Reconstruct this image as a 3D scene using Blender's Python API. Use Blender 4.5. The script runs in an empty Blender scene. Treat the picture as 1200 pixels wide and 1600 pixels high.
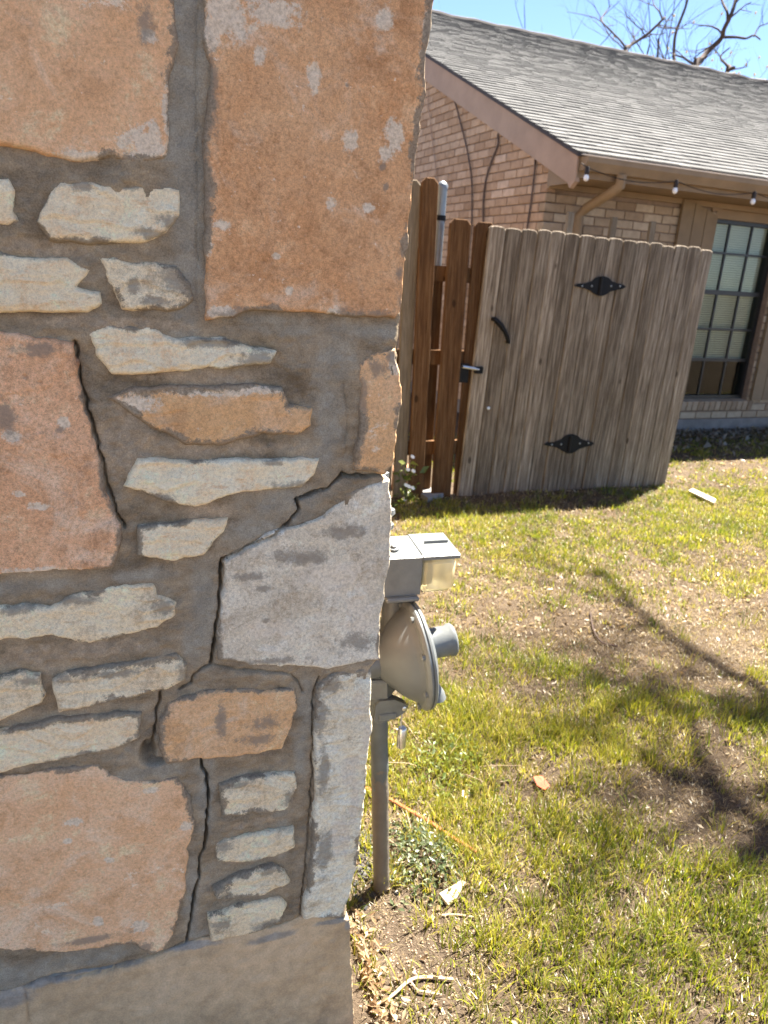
import bpy, bmesh, math, random
import numpy as np
from mathutils import Vector, Matrix
random.seed(7); RNG = np.random.default_rng(7)
SC = bpy.context.scene; COL = SC.collection
R = math.radians
# ------------------------------------------------------------------ camera
FPX = 1150.0; YAW, PITCH, ROLL = R(18), R(18.1), R(3.6); CH = 1.4
_fw = np.array([math.sin(YAW)*math.cos(PITCH), math.cos(YAW)*math.cos(PITCH), -math.sin(PITCH)])
_rt0 = np.array([math.cos(YAW), -math.sin(YAW), 0.0]); _up0 = np.cross(_rt0, _fw)
_r = _rt0*math.cos(ROLL)+_up0*math.sin(ROLL); _u = _up0*math.cos(ROLL)-_rt0*math.sin(ROLL)
CAM = np.array([0, 0, CH])
cd = bpy.data.cameras.new('camera'); cam = bpy.data.objects.new('camera', cd); COL.objects.link(cam)
cd.sensor_fit = 'AUTO'; cd.sensor_width = 36; cd.lens = FPX/1600*36
cd.clip_start = 0.02; cd.clip_end = 2000
cd.dof.use_dof = True; cd.dof.focus_distance = 1.0; cd.dof.aperture_fstop = 9.0
cam.matrix_world = Matrix([[_r[0], _u[0], -_fw[0], 0], [_r[1], _u[1], -_fw[1], 0], [_r[2], _u[2], -_fw[2], CH], [0, 0, 0, 1]])
SC.camera = cam
SC.render.resolution_x = 768; SC.render.resolution_y = 1024
# ------------------------------------------------------------------ sky, sun, exposure
SUN_EL, SUN_AZ = R(62), R(58)          # azimuth from +Y towards +X
w = bpy.data.worlds.new('World'); SC.world = w; w.use_nodes = True
wn = w.node_tree.nodes; bg = wn['Background']
sky = wn.new('ShaderNodeTexSky'); sky.sky_type = 'NISHITA'; sky.sun_disc = False
sky.sun_elevation = SUN_EL; sky.sun_rotation = SUN_AZ; sky.altitude = 4500; sky.air_density = 1.0; sky.dust_density = 0.0; sky.ozone_density = 1.5
w.node_tree.links.new(sky.outputs[0], bg.inputs[0]); bg.inputs[1].default_value = 0.05
sl = bpy.data.lights.new('sun', 'SUN'); sl.energy = 5.0; sl.angle = R(0.53); sl.color = (1, .94, .83)
so = bpy.data.objects.new('sun', sl); COL.objects.link(so)
SUNV = Vector((math.sin(SUN_AZ)*math.cos(SUN_EL), math.cos(SUN_AZ)*math.cos(SUN_EL), math.sin(SUN_EL)))
so.rotation_euler = SUNV.to_track_quat('Z', 'Y').to_euler(); so.location = SUNV*30
vs = SC.view_settings; vs.view_transform = 'Standard'; vs.look = 'None'; vs.gamma = 1; vs.exposure = 2.78
vs.use_curve_mapping = False

# ------------------------------------------------------------------ helpers: pixels to points
def ray(px, py): return _fw+_r*(px-600)/FPX-_u*(py-800)/FPX
def onplane(px, py, P0, n):
    d = ray(px, py); return CAM+d*(np.dot(np.asarray(P0)-CAM, n)/np.dot(d, n))
def proj(P):
    v = np.asarray(P)-CAM; return 600+FPX*v.dot(_r)/v.dot(_fw), 800-FPX*v.dot(_u)/v.dot(_fw)
def sstep(a, b, x):
    t = np.clip((x-a)/(b-a), 0, 1); return t*t*(3-2*t)
def gz(x, y): return 0.07*(1-sstep(1.6, 4.0, y))+0*x
def gp(px, py):
    z = 0.03
    for _ in range(8):
        d = ray(px, py); P = CAM+d*((z-CH)/d[2]); z = float(gz(P[0], P[1]))
    return P
# ------------------------------------------------------------------ noise
def _hash(ix, iy, s):
    h = (ix.astype(np.int64)*374761393+iy.astype(np.int64)*668265263+s*1274126177) & 0xffffffff
    h = ((h ^ (h >> 13))*1274126177) & 0xffffffff
    return ((h ^ (h >> 16)) & 0xffff)/65535.0
def vnoise(x, y, s=0):
    x = np.asarray(x, float); y = np.asarray(y, float)
    ix = np.floor(x); iy = np.floor(y); fx = x-ix; fy = y-iy; fx = fx*fx*(3-2*fx); fy = fy*fy*(3-2*fy)
    a = _hash(ix, iy, s); b = _hash(ix+1, iy, s); c = _hash(ix, iy+1, s); d = _hash(ix+1, iy+1, s)
    return (a+(b-a)*fx+(c-a)*fy+(a-b-c+d)*fx*fy)*2-1
def fbm(x, y, o=4, s=0):
    t = 0; a = 1; n = 0
    for k in range(o):
        t = t+a*vnoise(x*2**k+17.3*k, y*2**k-9.1*k, s+k*31); n += a; a *= .5
    return t/n*1.5
# ------------------------------------------------------------------ helpers: objects
def tag(o, label=None, cat=None, group=None, kind=None):
    if label: o['label'] = label
    if cat: o['category'] = cat
    if group: o['group'] = group
    if kind: o['kind'] = kind
    return o
def empty(name, loc=(0, 0, 0), rz=0):
    o = bpy.data.objects.new(name, None); o.location = loc; o.rotation_euler = (0, 0, rz); o.empty_display_size = .1
    COL.objects.link(o); return o
def link(name, me, mat=None, parent=None, loc=(0, 0, 0), rot=(0, 0, 0)):
    if mat is not None and len(me.materials) == 0: me.materials.append(mat)
    o = bpy.data.objects.new(name, me); COL.objects.link(o); o.location = loc; o.rotation_euler = rot
    if parent is not None: o.parent = parent
    return o
def mesh_np(name, V, F, smooth=False, attrs=None, cols=None):
    """V (n,3); F (m,k) array or list of faces"""
    me = bpy.data.meshes.new(name); V = np.asarray(V, np.float32)
    if isinstance(F, np.ndarray):
        m, k = F.shape
        me.vertices.add(len(V)); me.vertices.foreach_set('co', V.ravel())
        me.loops.add(m*k); me.loops.foreach_set('vertex_index', F.astype(np.int32).ravel())
        me.polygons.add(m); me.polygons.foreach_set('loop_start', np.arange(0, m*k, k, dtype=np.int32))
        me.polygons.foreach_set('loop_total', np.full(m, k, np.int32))
        me.update(calc_edges=True)
    else:
        me.from_pydata([tuple(map(float, v)) for v in V], [], [tuple(map(int, f)) for f in F])
    me.polygons.foreach_set('use_smooth', np.full(len(me.polygons), smooth))
    for k, a in (attrs or {}).items():
        at = me.attributes.new(k, 'FLOAT', 'POINT'); at.data.foreach_set('value', np.asarray(a, np.float32))
    if cols is not None:
        at = me.attributes.new('col', 'FLOAT_COLOR', 'POINT')
        c = np.ones((len(V), 4), np.float32); c[:, :3] = cols; at.data.foreach_set('color', c.ravel())
    me.validate(); return me
class MB:
    """collects shapes for one mesh"""
    def __init__(s): s.v = []; s.f = []; s.t = []; s.tint = 0.5
    def add(s, v, f):
        b = len(s.v); s.v += [tuple(map(float, p)) for p in v]; s.f += [tuple(i+b for i in q) for q in f]; s.t += [s.tint]*len(v); return s
    def box(s, x0, x1, y0, y1, z0, z1):
        return s.add([(x0,y0,z0),(x1,y0,z0),(x1,y1,z0),(x0,y1,z0),(x0,y0,z1),(x1,y0,z1),(x1,y1,z1),(x0,y1,z1)],
                     [(0,3,2,1),(4,5,6,7),(0,1,5,4),(1,2,6,5),(2,3,7,6),(3,0,4,7)])
    def bbox(s, x0, x1, y0, y1, z0, z1, b=.004):
        """box with chamfered edges"""
        X = (x0, x1); Y = (y0, y1); Z = (z0, z1); v = []; idx = {}
        for i in (0, 1):
            for j in (0, 1):
                for k in (0, 1):
                    sx = b if i == 0 else -b; sy = b if j == 0 else -b; sz = b if k == 0 else -b
                    idx[i,j,k] = len(v); v += [(X[i], Y[j]+sy, Z[k]+sz), (X[i]+sx, Y[j], Z[k]+sz), (X[i]+sx, Y[j]+sy, Z[k])]
        f = []
        for i in (0, 1):
            q = [idx[i,0,0], idx[i,1,0], idx[i,1,1], idx[i,0,1]]; f.append(q if i else q[::-1])
            q = [idx[0,i,0]+1, idx[1,i,0]+1, idx[1,i,1]+1, idx[0,i,1]+1]; f.append(q[::-1] if i else q)
            q = [idx[0,0,i]+2, idx[1,0,i]+2, idx[1,1,i]+2, idx[0,1,i]+2]; f.append(q if i else q[::-1])
        for j in (0, 1):
            for k in (0, 1):
                a, c = idx[0,j,k], idx[1,j,k]; f.append((a+1, c+1, c+2, a+2))
                a, c = idx[j,0,k], idx[j,1,k]; f.append((a, c, c+2, a+2))
                a, c = idx[j,k,0], idx[j,k,1]; f.append((a, c, c+1, a+1))
        for t in idx.values(): f.append((t, t+1, t+2))
        return s.add(v, f)
    def tube(s, pts, rad, n=8, cap=True):
        pts = [Vector(p) for p in pts]; k = len(pts)
        rad = [rad]*k if isinstance(rad, (int, float)) else list(rad)
        v = []; f = []; up = None
        for i, p in enumerate(pts):
            d = (pts[min(i+1, k-1)]-pts[max(i-1, 0)]).normalized()
            if up is None:
                up = Vector((0, 0, 1)) if abs(d.z) < .9 else Vector((1, 0, 0))
            a = (up-d*up.dot(d))
            a = a.normalized() if a.length > 1e-5 else d.orthogonal().normalized()
            up = a; b = d.cross(a)
            for j in range(n):
                t = 2*math.pi*j/n; v.append(p+(a*math.cos(t)+b*math.sin(t))*rad[i])
        for i in range(k-1):
            for j in range(n):
                f.append((i*n+j, i*n+(j+1) % n, (i+1)*n+(j+1) % n, (i+1)*n+j))
        if cap: f.append(tuple(range(n))[::-1]); f.append(tuple((k-1)*n+j for j in range(n)))
        return s.add(v, f)
    def lathe(s, c, axis, prof, n=24):
        """prof: list of (distance along axis, radius)"""
        c = Vector(c); d = Vector(axis).normalized(); return s.tube_dir(c, d, prof, n)
    def tube_dir(s, c, d, prof, n):
        a = d.orthogonal().normalized(); b = d.cross(a); v = []; f = []
        for (t, r) in prof:
            for j in range(n):
                q = 2*math.pi*j/n; v.append(c+d*t+(a*math.cos(q)+b*math.sin(q))*max(r, 1e-4))
        for i in range(len(prof)-1):
            for j in range(n):
                f.append((i*n+j, i*n+(j+1) % n, (i+1)*n+(j+1) % n, (i+1)*n+j))
        f.append(tuple(range(n))[::-1]); f.append(tuple((len(prof)-1)*n+j for j in range(n)))
        return s.add(v, f)
    def prism(s, pts, fn0, fn1):
        """outline pts (2D) mapped by fn0 (front) and fn1 (back)"""
        n = len(pts); v = [fn0(p) for p in pts]+[fn1(p) for p in pts]
        f = [tuple(range(n)), tuple(range(n, 2*n))[::-1]]+[(i, n+i, n+(i+1) % n, (i+1) % n) for i in range(n)]
        return s.add(v, f)
    def mesh(s, name, smooth=False):
        me = bpy.data.meshes.new(name); me.from_pydata(s.v, [], s.f)
        at = me.attributes.new('tint', 'FLOAT', 'POINT'); at.data.foreach_set('value', np.asarray(s.t, np.float32))
        bm = bmesh.new(); bm.from_mesh(me); bmesh.ops.recalc_face_normals(bm, faces=bm.faces); bm.to_mesh(me); bm.free()
        if smooth:
            me.polygons.foreach_set('use_smooth', [True]*len(me.polygons)); me.set_sharp_from_angle(angle=R(38))
        return me
    def build(s, name, mat, parent=None, smooth=False, loc=(0, 0, 0), rot=(0, 0, 0)):
        return link(name, s.mesh(name, smooth), mat, parent, loc, rot)
# ------------------------------------------------------------------ materials
class NT:
    def __init__(s, name, rough=.9, spec=.25):
        s.m = bpy.data.materials.new(name); s.m.use_nodes = True; s.t = s.m.node_tree; s.b = s.t.nodes['Principled BSDF']
        s.b.inputs['Roughness'].default_value = rough; s.b.inputs['Specular IOR Level'].default_value = spec
    def n(s, typ, ins=None, **p):
        d = s.t.nodes.new(typ)
        for k, v in p.items(): setattr(d, k, v)
        for k, v in (ins or {}).items(): s.set(d.inputs[k], v)
        return d
    def set(s, sock, v):
        if isinstance(v, bpy.types.NodeSocket): s.t.links.new(v, sock)
        elif isinstance(v, (tuple, list)) and len(v) == 3 and sock.type == 'RGBA': sock.default_value = (*v, 1)
        else: sock.default_value = v
    def coord(s, scale=(1, 1, 1), rnd=False):
        c = s.n('ShaderNodeTexCoord').outputs['Object']
        if rnd:
            o = s.n('ShaderNodeObjectInfo').outputs['Random']
            k = s.n('ShaderNodeMath', {0: o, 1: 37.0}, operation='MULTIPLY').outputs[0]
            c = s.n('ShaderNodeVectorMath', {0: c, 1: s.n('ShaderNodeCombineXYZ', {0: k, 1: k, 2: k}).outputs[0]}).outputs[0]
        if scale != (1, 1, 1): c = s.n('ShaderNodeMapping', {0: c, 3: scale}).outputs[0]
        return c
    def noise(s, v, sc, det=4, ro=.55, dist=0): return s.n('ShaderNodeTexNoise', {'Vector': v, 'Scale': sc, 'Detail': det, 'Roughness': ro, 'Distortion': dist}).outputs[0]
    def vor(s, v, sc, feat='F1', out='Distance'): return s.n('ShaderNodeTexVoronoi', {'Vector': v, 'Scale': sc}, feature=feat).outputs[out]
    def mr(s, x, a, b, c=0.0, d=1.0): return s.n('ShaderNodeMapRange', {0: x, 1: a, 2: b, 3: c, 4: d}, interpolation_type='SMOOTHSTEP').outputs[0]
    def ramp(s, f, st):
        d = s.n('ShaderNodeValToRGB', {0: f}); e = d.color_ramp.elements
        while len(e) < len(st): e.new(.5)
        for q, (p, c) in zip(e, st): q.position = p; q.color = (*c, 1)
        return d.outputs[0]
    def mix(s, f, a, b, blend='MIX'):
        d = s.n('ShaderNodeMix', data_type='RGBA', blend_type=blend)
        s.set(d.inputs[0], f); s.set(d.inputs[6], a); s.set(d.inputs[7], b); return d.outputs[2]
    def mth(s, op, a, b=0.0): return s.n('ShaderNodeMath', {0: a, 1: b}, operation=op).outputs[0]
    def attr(s, name, out='Fac'): return s.n('ShaderNodeAttribute', attribute_name=name).outputs[out]
    def rnd(s): return s.n('ShaderNodeObjectInfo').outputs['Random']
    def out(s, col, h=None, bs=.3, bd=.002, rough=None):
        s.set(s.b.inputs['Base Color'], col)
        if h is not None: s.set(s.b.inputs['Normal'], s.n('ShaderNodeBump', {'Height': h, 'Strength': bs, 'Distance': bd}).outputs[0])
        if rough is not None: s.set(s.b.inputs['Roughness'], rough)
        return s.m
def plain(name, col, var=.12, sc=8, rough=.7, metal=0, spec=.3, bump=0, bsc=60):
    t = NT(name, rough, spec); c = t.coord(rnd=True); t.b.inputs['Metallic'].default_value = metal
    n = t.noise(c, sc, 5, .6)
    a = tuple(x*(1-var) for x in col); b = tuple(min(1, x*(1+var)) for x in col)
    return t.out(t.ramp(n, [(.3, a), (.7, b)]), t.noise(c, bsc, 4) if bump else None, bump, .003)
MORTAR_BROWN = (.235, .185, .135); MORTAR_GREY = (.205, .19, .17)
def mortar_mat():
    t = NT('mortar', .95, .1); c = t.coord()
    n1 = t.noise(t.n('ShaderNodeMapping', {0: c, 3: (1, 1, 2.2)}).outputs[0], 10, 7, .68); n2 = t.noise(c, 55, 8, .74); n3 = t.noise(c, 560, 4, .75)
    brown = t.ramp(n1, [(.33, (.21, .155, .098)), (.5, (.37, .285, .188)), (.68, (.51, .40, .272))])
    grey = t.ramp(t.noise(c, 22, 5), [(.3, (.31, .265, .20)), (.7, (.45, .395, .305))])
    g = t.attr('grey'); g2 = t.mr(t.mth('ADD', g, t.mth('MULTIPLY', t.mth('SUBTRACT', t.noise(c, 30, 5, .65), .5), 1.6)), .3, .85)
    col = t.mix(g2, brown, grey)
    st = t.attr('stain'); s2 = t.mr(t.mth('ADD', st, t.mth('MULTIPLY', t.mth('SUBTRACT', t.noise(c, 45, 5, .7), .5), 1.2)), .35, .7)
    col = t.mix(s2, col, t.ramp(n2, [(.3, (.38, .285, .185)), (.7, (.52, .40, .275))]))
    col = t.mix(.55, col, t.ramp(n2, [(.3, (.62, .62, .62)), (.7, (1.25, 1.25, 1.25))]), 'MULTIPLY')
    col = t.mix(.6, col, t.ramp(n3, [(.36, (.6, .6, .6)), (.64, (1.35, 1.35, 1.35))]), 'MULTIPLY')
    h = t.mth('ADD', t.mth('MULTIPLY', n2, .45), t.mth('MULTIPLY', n3, .5))
    return t.out(col, h, .9, .005)
def stone_mat(name, a, b, cdark, white, wth=.66, mort=.006, mvar=.03, grain=.5, pit=0, layer=False):
    t = NT(name, .93, .12); c = t.coord(rnd=True)
    cl = t.coord((14, 14, 55), True) if layer else None
    n1 = t.noise(c, 6, 7, .62, .8); n2 = t.noise(c, 20, 10, .78, .4); n3 = t.noise(c, 230, 6, .8); n4 = t.noise(c, 13, 11, .8, .6); n5 = t.noise(c, 620, 3, .7)
    lite = tuple(min(.86, x*1.25+.04) for x in a)
    col = t.mix(t.mr(n1, .36, .64), a, b)
    col = t.mix(t.mr(n2, .50, .64, 0, .75), col, cdark)
    col = t.mix(t.mr(n2, .47, .34, 0, .75), col, lite)
    col = t.mix(t.mr(t.noise(c, 8, 9, .7, 1.2), .5, .68, 0, .5), col, white)
    col = t.mix(t.mr(n4, wth-.05, wth, 0, .85), col, white)
    col = t.mix(t.mr(t.noise(c, 110, 5, .7), .655, .69, 0, .8), col, white)
    col = t.mix(t.mr(t.noise(c, 85, 6, .75), .63, .68, 0, .6), col, tuple(x*.75 for x in cdark))
    if layer: col = t.mix(t.mr(t.noise(cl, 1, 8, .75), .52, .62, 0, .6), col, white)
    if layer: col = t.mix(t.mr(t.noise(cl, 1.7, 8, .75), .58, .66, 0, .7), col, cdark)
    col = t.mix(min(1, grain*1.3), col, t.ramp(n3, [(.36, (.52, .49, .47)), (.5, (1, 1, 1)), (.64, (1.3, 1.3, 1.3))]), 'MULTIPLY')
    col = t.mix(grain*.75, col, t.ramp(n5, [(.36, (.55, .53, .51)), (.5, (1, 1, 1)), (.64, (1.35, 1.35, 1.35))]), 'MULTIPLY')
    sp = t.attr('spot'); sw = t.mr(t.mth('ADD', sp, t.mth('MULTIPLY', t.mth('SUBTRACT', t.noise(c, 70, 8, .8), .5), 2.0)), .42, .66, 0, .8)
    col = t.mix(sw, col, t.mix(t.mr(n3, .35, .65), (.60, .49, .36), (.90, .77, .59)))
    dk = t.attr('dark'); dw = t.mr(t.mth('ADD', dk, t.mth('MULTIPLY', t.mth('SUBTRACT', t.noise(c, 45, 8, .8), .5), 2.0)), .42, .78, 0, .7)
    col = t.mix(dw, col, t.mix(n2, (.17, .145, .115), (.3, .25, .195)))
    e = t.attr('edge'); gate_ = t.mr(t.noise(c, 9, 3, .5), .38, .62, .010, -.008)
    th = t.mth('ADD', gate_, t.mth('MULTIPLY', t.mth('SUBTRACT', t.noise(c, 34, 9, .8), .5), mvar*2.4))
    mw = t.mr(t.mth('ADD', e, th), mort-.005, mort-.001, .88, 0)
    col = t.mix(mw, col, t.mix(t.mr(n3, .35, .65), (.19, .148, .102), (.34, .27, .19)))
    h = t.mth('ADD', t.mth('ADD', t.mth('MULTIPLY', n2, .55), t.mth('MULTIPLY', n3, .5)), t.mth('MULTIPLY', n5, .25))
    h = t.mth('SUBTRACT', h, t.mth('MULTIPLY', t.mr(n4, wth, wth+.05), -.25))
    if pit:
        pt = t.mr(t.vor(c, 48), .03, .2); pm = t.mr(t.noise(c, 10, 4), .5, .58)
        h = t.mth('ADD', h, t.mth('MULTIPLY', t.mth('MULTIPLY', pt, pm), pit))
        col = t.mix(t.mth('MULTIPLY', t.mth('SUBTRACT', 1.0, pt), t.mth('MULTIPLY', pm, .5)), col, tuple(x*.7 for x in cdark))
    if layer: h = t.mth('ADD', h, t.mth('MULTIPLY', t.noise(cl, 1, 7, .72), 1.8))
    return t.out(col, h, .7, .0045)
def concrete_mat():
    t = NT('foundation_concrete', .92, .15); c = t.coord()
    n1 = t.noise(c, 5, 6, .6, .5); n2 = t.noise(c, 45, 5); n3 = t.noise(c, 350, 3)
    col = t.ramp(n1, [(.28, (.44, .30, .17)), (.5, (.57, .405, .24)), (.75, (.65, .475, .30))])
    g = t.attr('grey'); gw = t.mr(t.mth('ADD', g, t.mth('MULTIPLY', t.mth('SUBTRACT', t.noise(c, 24, 6, .7), .5), 1.0)), .35, .7)
    col = t.mix(gw, col, t.mix(n2, (.26, .22, .175), (.42, .365, .30)))
    zc = t.n('ShaderNodeSeparateXYZ', {0: c}).outputs[2]
    sp = t.mr(t.mth('ADD', t.mr(zc, .05, .42, .62, .30), t.mth('MULTIPLY', t.mth('SUBTRACT', t.noise(c, 14, 9, .75), .5), 1.5)), .5, .85, 0, .55)
    col = t.mix(sp, col, (.22, .155, .095))
    col = t.mix(t.mr(t.noise(c, 130, 6, .75), .64, .7, 0, .5), col, (.16, .12, .08))
    col = t.mix(.6, col, t.ramp(n2, [(.3, (.72, .72, .72)), (.7, (1.2, 1.2, 1.2))]), 'MULTIPLY')
    col = t.mix(.4, col, t.ramp(n3, [(.35, (.72, .72, .72)), (.65, (1.2, 1.2, 1.2))]), 'MULTIPLY')
    return t.out(col, t.mth('ADD', n3, t.mth('MULTIPLY', n2, .8)), .4, .002)
def brick_mat(name, stops):
    t = NT(name, .93, .1); c = t.coord(rnd=True)
    col = t.ramp(t.attr('tint'), stops)
    col = t.mix(.6, col, t.ramp(t.noise(c, 14, 5, .65), [(.3, (.7, .68, .66)), (.7, (1.22, 1.22, 1.22))]), 'MULTIPLY')
    return t.out(col, t.noise(c, 70, 5), .5, .006)
def wood_mat(name, stops, dark, amt=.6):
    t = NT(name, .9, .12); c = t.coord((1, 1, .045), True); c2 = t.coord((1, 1, .3), True)
    f = t.noise(c, 75, 6, .65, .5); g = t.noise(c, 190, 4, .6)
    col = t.ramp(f, stops)
    col = t.mix(.55, col, t.ramp(g, [(.35, (.55, .52, .5)), (.65, (1.25, 1.25, 1.25))]), 'MULTIPLY')
    col = t.mix(t.mr(t.noise(c2, 5, 5, .6), .5, .75, 0, amt), col, dark)
    v = t.vor(t.coord((1, 1, .5), True), 7.5); kn = t.mr(v, .06, .12, 1, 0)
    col = t.mix(t.mth('MULTIPLY', kn, .75), col, tuple(x*.35 for x in dark))
    col = t.mix(.7, col, t.ramp(t.rnd(), [(0, (.6, .58, .56)), (1, (1.3, 1.3, 1.3))]), 'MULTIPLY')
    return t.out(col, t.mth('ADD', f, t.mth('MULTIPLY', g, .6)), .8, .004)
M = {}
M['mortar'] = mortar_mat(); M['concrete'] = concrete_mat()
M['peach'] = stone_mat('peach_stone', (.84, .525, .30), (.78, .45, .235), (.65, .355, .175), (.91, .73, .52), .65, .003, .020, .36)
M['orange'] = stone_mat('orange_stone', (.70, .395, .20), (.65, .335, .155), (.47, .235, .105), (.84, .66, .48), .67, .005, .024, .45, .3)
M['pink'] = stone_mat('pitted_orange_stone', (.78, .455, .26), (.72, .39, .205), (.50, .26, .13), (.86, .67, .48), .69, .001, .010, .5, 1.0)
M['cream'] = stone_mat('cream_stone', (.90, .69, .43), (.91, .76, .51), (.80, .51, .27), (.92, .82, .60), .62, .002, .014, .3, 0, True)
M['creamdirty'] = stone_mat('stained_cream_stone', (.86, .66, .41), (.89, .72, .47), (.58, .42, .255), (.91, .79, .56), .62, .003, .026, .38, 0, True)
M['apricot'] = stone_mat('apricot_stone', (.78, .48, .26), (.74, .43, .20), (.57, .32, .15), (.84, .68, .50), .68, .004, .022, .38, 0)
M['grey'] = stone_mat('grey_stone', (.78, .68, .52), (.66, .555, .405), (.48, .37, .25), (.88, .80, .65), .60, .002, .010, .45, .3)
M['pale'] = stone_mat('pale_corner_stone', (.87, .75, .54), (.77, .64, .44), (.53, .41, .26), (.90, .84, .67), .57, .004, .024, .38, 0, True)

# ------------------------------------------------------------------ the stone house: traced stones on the wall's plane
YW = 0.95; SH_LOC = np.array([.31, YW, 0.0])
stone_house = tag(empty('stone_house', SH_LOC), 'stone house corner with cracked grey mortar, orange and cream stones above a tan concrete base', 'house')
def wl(p):
    P = onplane(p[0], p[1], (0, YW, 0), np.array([0, 1.0, 0])); return (P[0], P[2])
def segs(poly, closed=True):
    a = np.asarray(poly, float); return (a, np.roll(a, -1, 0)) if closed else (a[:-1], a[1:])
def dist_poly(P, A, B, want_pt=False):
    best = np.full(len(P), 1e9); pt = np.zeros_like(P)
    for c0 in range(0, len(P), 20000):
        p = P[c0:c0+20000]
        d = B-A; L = np.maximum((d**2).sum(1), 1e-12)
        t = np.clip(((p[:, None, :]-A[None])*d[None]).sum(2)/L[None], 0, 1)
        q = A[None]+t[..., None]*d[None]; dd = ((p[:, None, :]-q)**2).sum(2); k = dd.argmin(1)
        best[c0:c0+20000] = np.sqrt(dd[np.arange(len(p)), k]); pt[c0:c0+20000] = q[np.arange(len(p)), k]
    return (best, pt) if want_pt else best
def inside(P, poly):
    a, b = segs(poly); r = np.zeros(len(P), bool)
    for (x0, y0), (x1, y1) in zip(a, b):
        if y0 == y1: continue
        c = ((y0 > P[:, 1]) != (y1 > P[:, 1])) & (P[:, 0] < (x1-x0)*(P[:, 1]-y0)/(y1-y0)+x0); r ^= c
    return r
def densify(poly, step, jag, seed, freq=45, closed=True):
    a, b = segs(poly, closed); out = []
    for p, q in zip(a, b):
        n = max(1, int(np.hypot(*(q-p))/step)); t = np.arange(n)[:, None]/n; out.append(p+(q-p)*t)
    if not closed: out.append(np.asarray(poly[-1:], float))
    o = np.concatenate(out)
    if jag:
        o = o+np.stack([fbm(o[:, 0]*freq, o[:, 1]*freq, 4, seed), fbm(o[:, 0]*freq+50, o[:, 1]*freq, 4, seed+9)], 1)*jag
    return o
WALLMAP = (np.array([0, YW, 0.0]), np.array([1.0, 0, 0]), np.array([0, 0, 1.0]), np.array([0, -1.0, 0]))
def patch(name, poly, s, hf, depth, wm=WALLMAP, keep=None, jag=.002, seed=1, attrs=None, origin=SH_LOC, freq=45):
    """height field over an outline: grid snapped to the outline, with a skirt running back into the wall"""
    O = densify(poly, s*1.6, jag, seed, freq); A, B = segs(O)
    lo = O.min(0)-s; hi = O.max(0)+s; nu = int((hi[0]-lo[0])/s)+2; nv = int((hi[1]-lo[1])/s)+2
    U, Vv = np.meshgrid(lo[0]+np.arange(nu)*s, lo[1]+np.arange(nv)*s, indexing='ij'); P = np.stack([U.ravel(), Vv.ravel()], 1)
    Cc = np.stack([(U[:-1, :-1]+s/2).ravel(), (Vv[:-1, :-1]+s/2).ravel()], 1)
    kc = inside(Cc, O)
    if keep is not None: kc &= keep(Cc)
    id0 = (np.arange(nu-1)[:, None]*nv+np.arange(nv-1)[None]).ravel()[kc]
    Q = np.stack([id0, id0+nv, id0+nv+1, id0+1], 1)
    used = np.zeros(len(P), int); np.add.at(used, Q.ravel(), 1)
    idx = np.where(used > 0)[0]; re = np.full(len(P), -1); re[idx] = np.arange(len(idx)); Q = re[Q]; P = P[idx]; used = used[idx]
    sd, near = dist_poly(P, A, B, True)
    bd = (used < 4) & (sd < s*1.6); P[bd] = near[bd]; sd[bd] = 0
    h = hf(P[:, 0], P[:, 1], sd)
    org, Ud, Vd, Nd = wm
    W = org+P[:, :1]*Ud+P[:, 1:]*Vd+h[:, None]*Nd-origin
    e = np.concatenate([Q[:, [0, 1]], Q[:, [1, 2]], Q[:, [2, 3]], Q[:, [3, 0]]]); es = np.sort(e, 1)
    key = es[:, 0].astype(np.int64)*len(P)+es[:, 1]; _, inv, cnt = np.unique(key, return_inverse=True, return_counts=True)
    be = e[cnt[inv] == 1]; be = be[bd[be].all(1)]
    bv = np.unique(be); rb = np.full(len(P), -1); rb[bv] = np.arange(len(bv))
    layers = [W]; Fs = [Q]; prev = np.arange(len(P)); n0 = len(P); bvp = bv
    ns = 1 if depth < .05 else 4
    for k in range(1, ns+1):
        dk = depth*k/ns; Wb = org+P[bv][:, :1]*Ud+P[bv][:, 1:]*Vd-dk*Nd-origin
        if ns > 1: Wb = Wb+Ud*(fbm(P[bv][:, 1]*16, np.full(len(bv), dk*30), 2, seed+k)*.005)[:, None]
        ids = n0+np.arange(len(bv)); a0 = be[:, 0] if k == 1 else n0-len(bv)+rb[be[:, 0]]; b0 = be[:, 1] if k == 1 else n0-len(bv)+rb[be[:, 1]]
        Fs.append(np.stack([b0, a0, ids[rb[be[:, 0]]], ids[rb[be[:, 1]]]], 1)); layers.append(Wb); n0 += len(bv)
    at = {}
    for k, fn in (attrs or {}).items():
        a = fn(P[:, 0], P[:, 1]); at[k] = np.concatenate([a]+[a[bv]]*ns)
    at['edge'] = np.concatenate([sd]+[sd[bv]]*ns) if ns == 1 else np.concatenate([sd]+[np.full(len(bv), .02)]*ns)
    F = np.concatenate(Fs)
    return mesh_np(name, np.concatenate(layers), F, True, at)
def blobs(lst):
    """soft blobs (px, py, rx, ry) in wall coordinates -> 0..1 field"""
    L = []
    for (px, py, rx, ry) in lst:
        c = wl((px, py)); k = .00086; L.append((c[0], c[1], rx*k, ry*k))
    def f(u, v):
        r = np.zeros(len(u))
        for (a, b, rx, ry) in L: r = np.maximum(r, 1-np.sqrt(((u-a)/rx)**2+((v-b)/ry)**2)*.5)
        return np.clip(r, 0, 1)
    return f
zero = lambda u, v: np.zeros(len(u))
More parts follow.
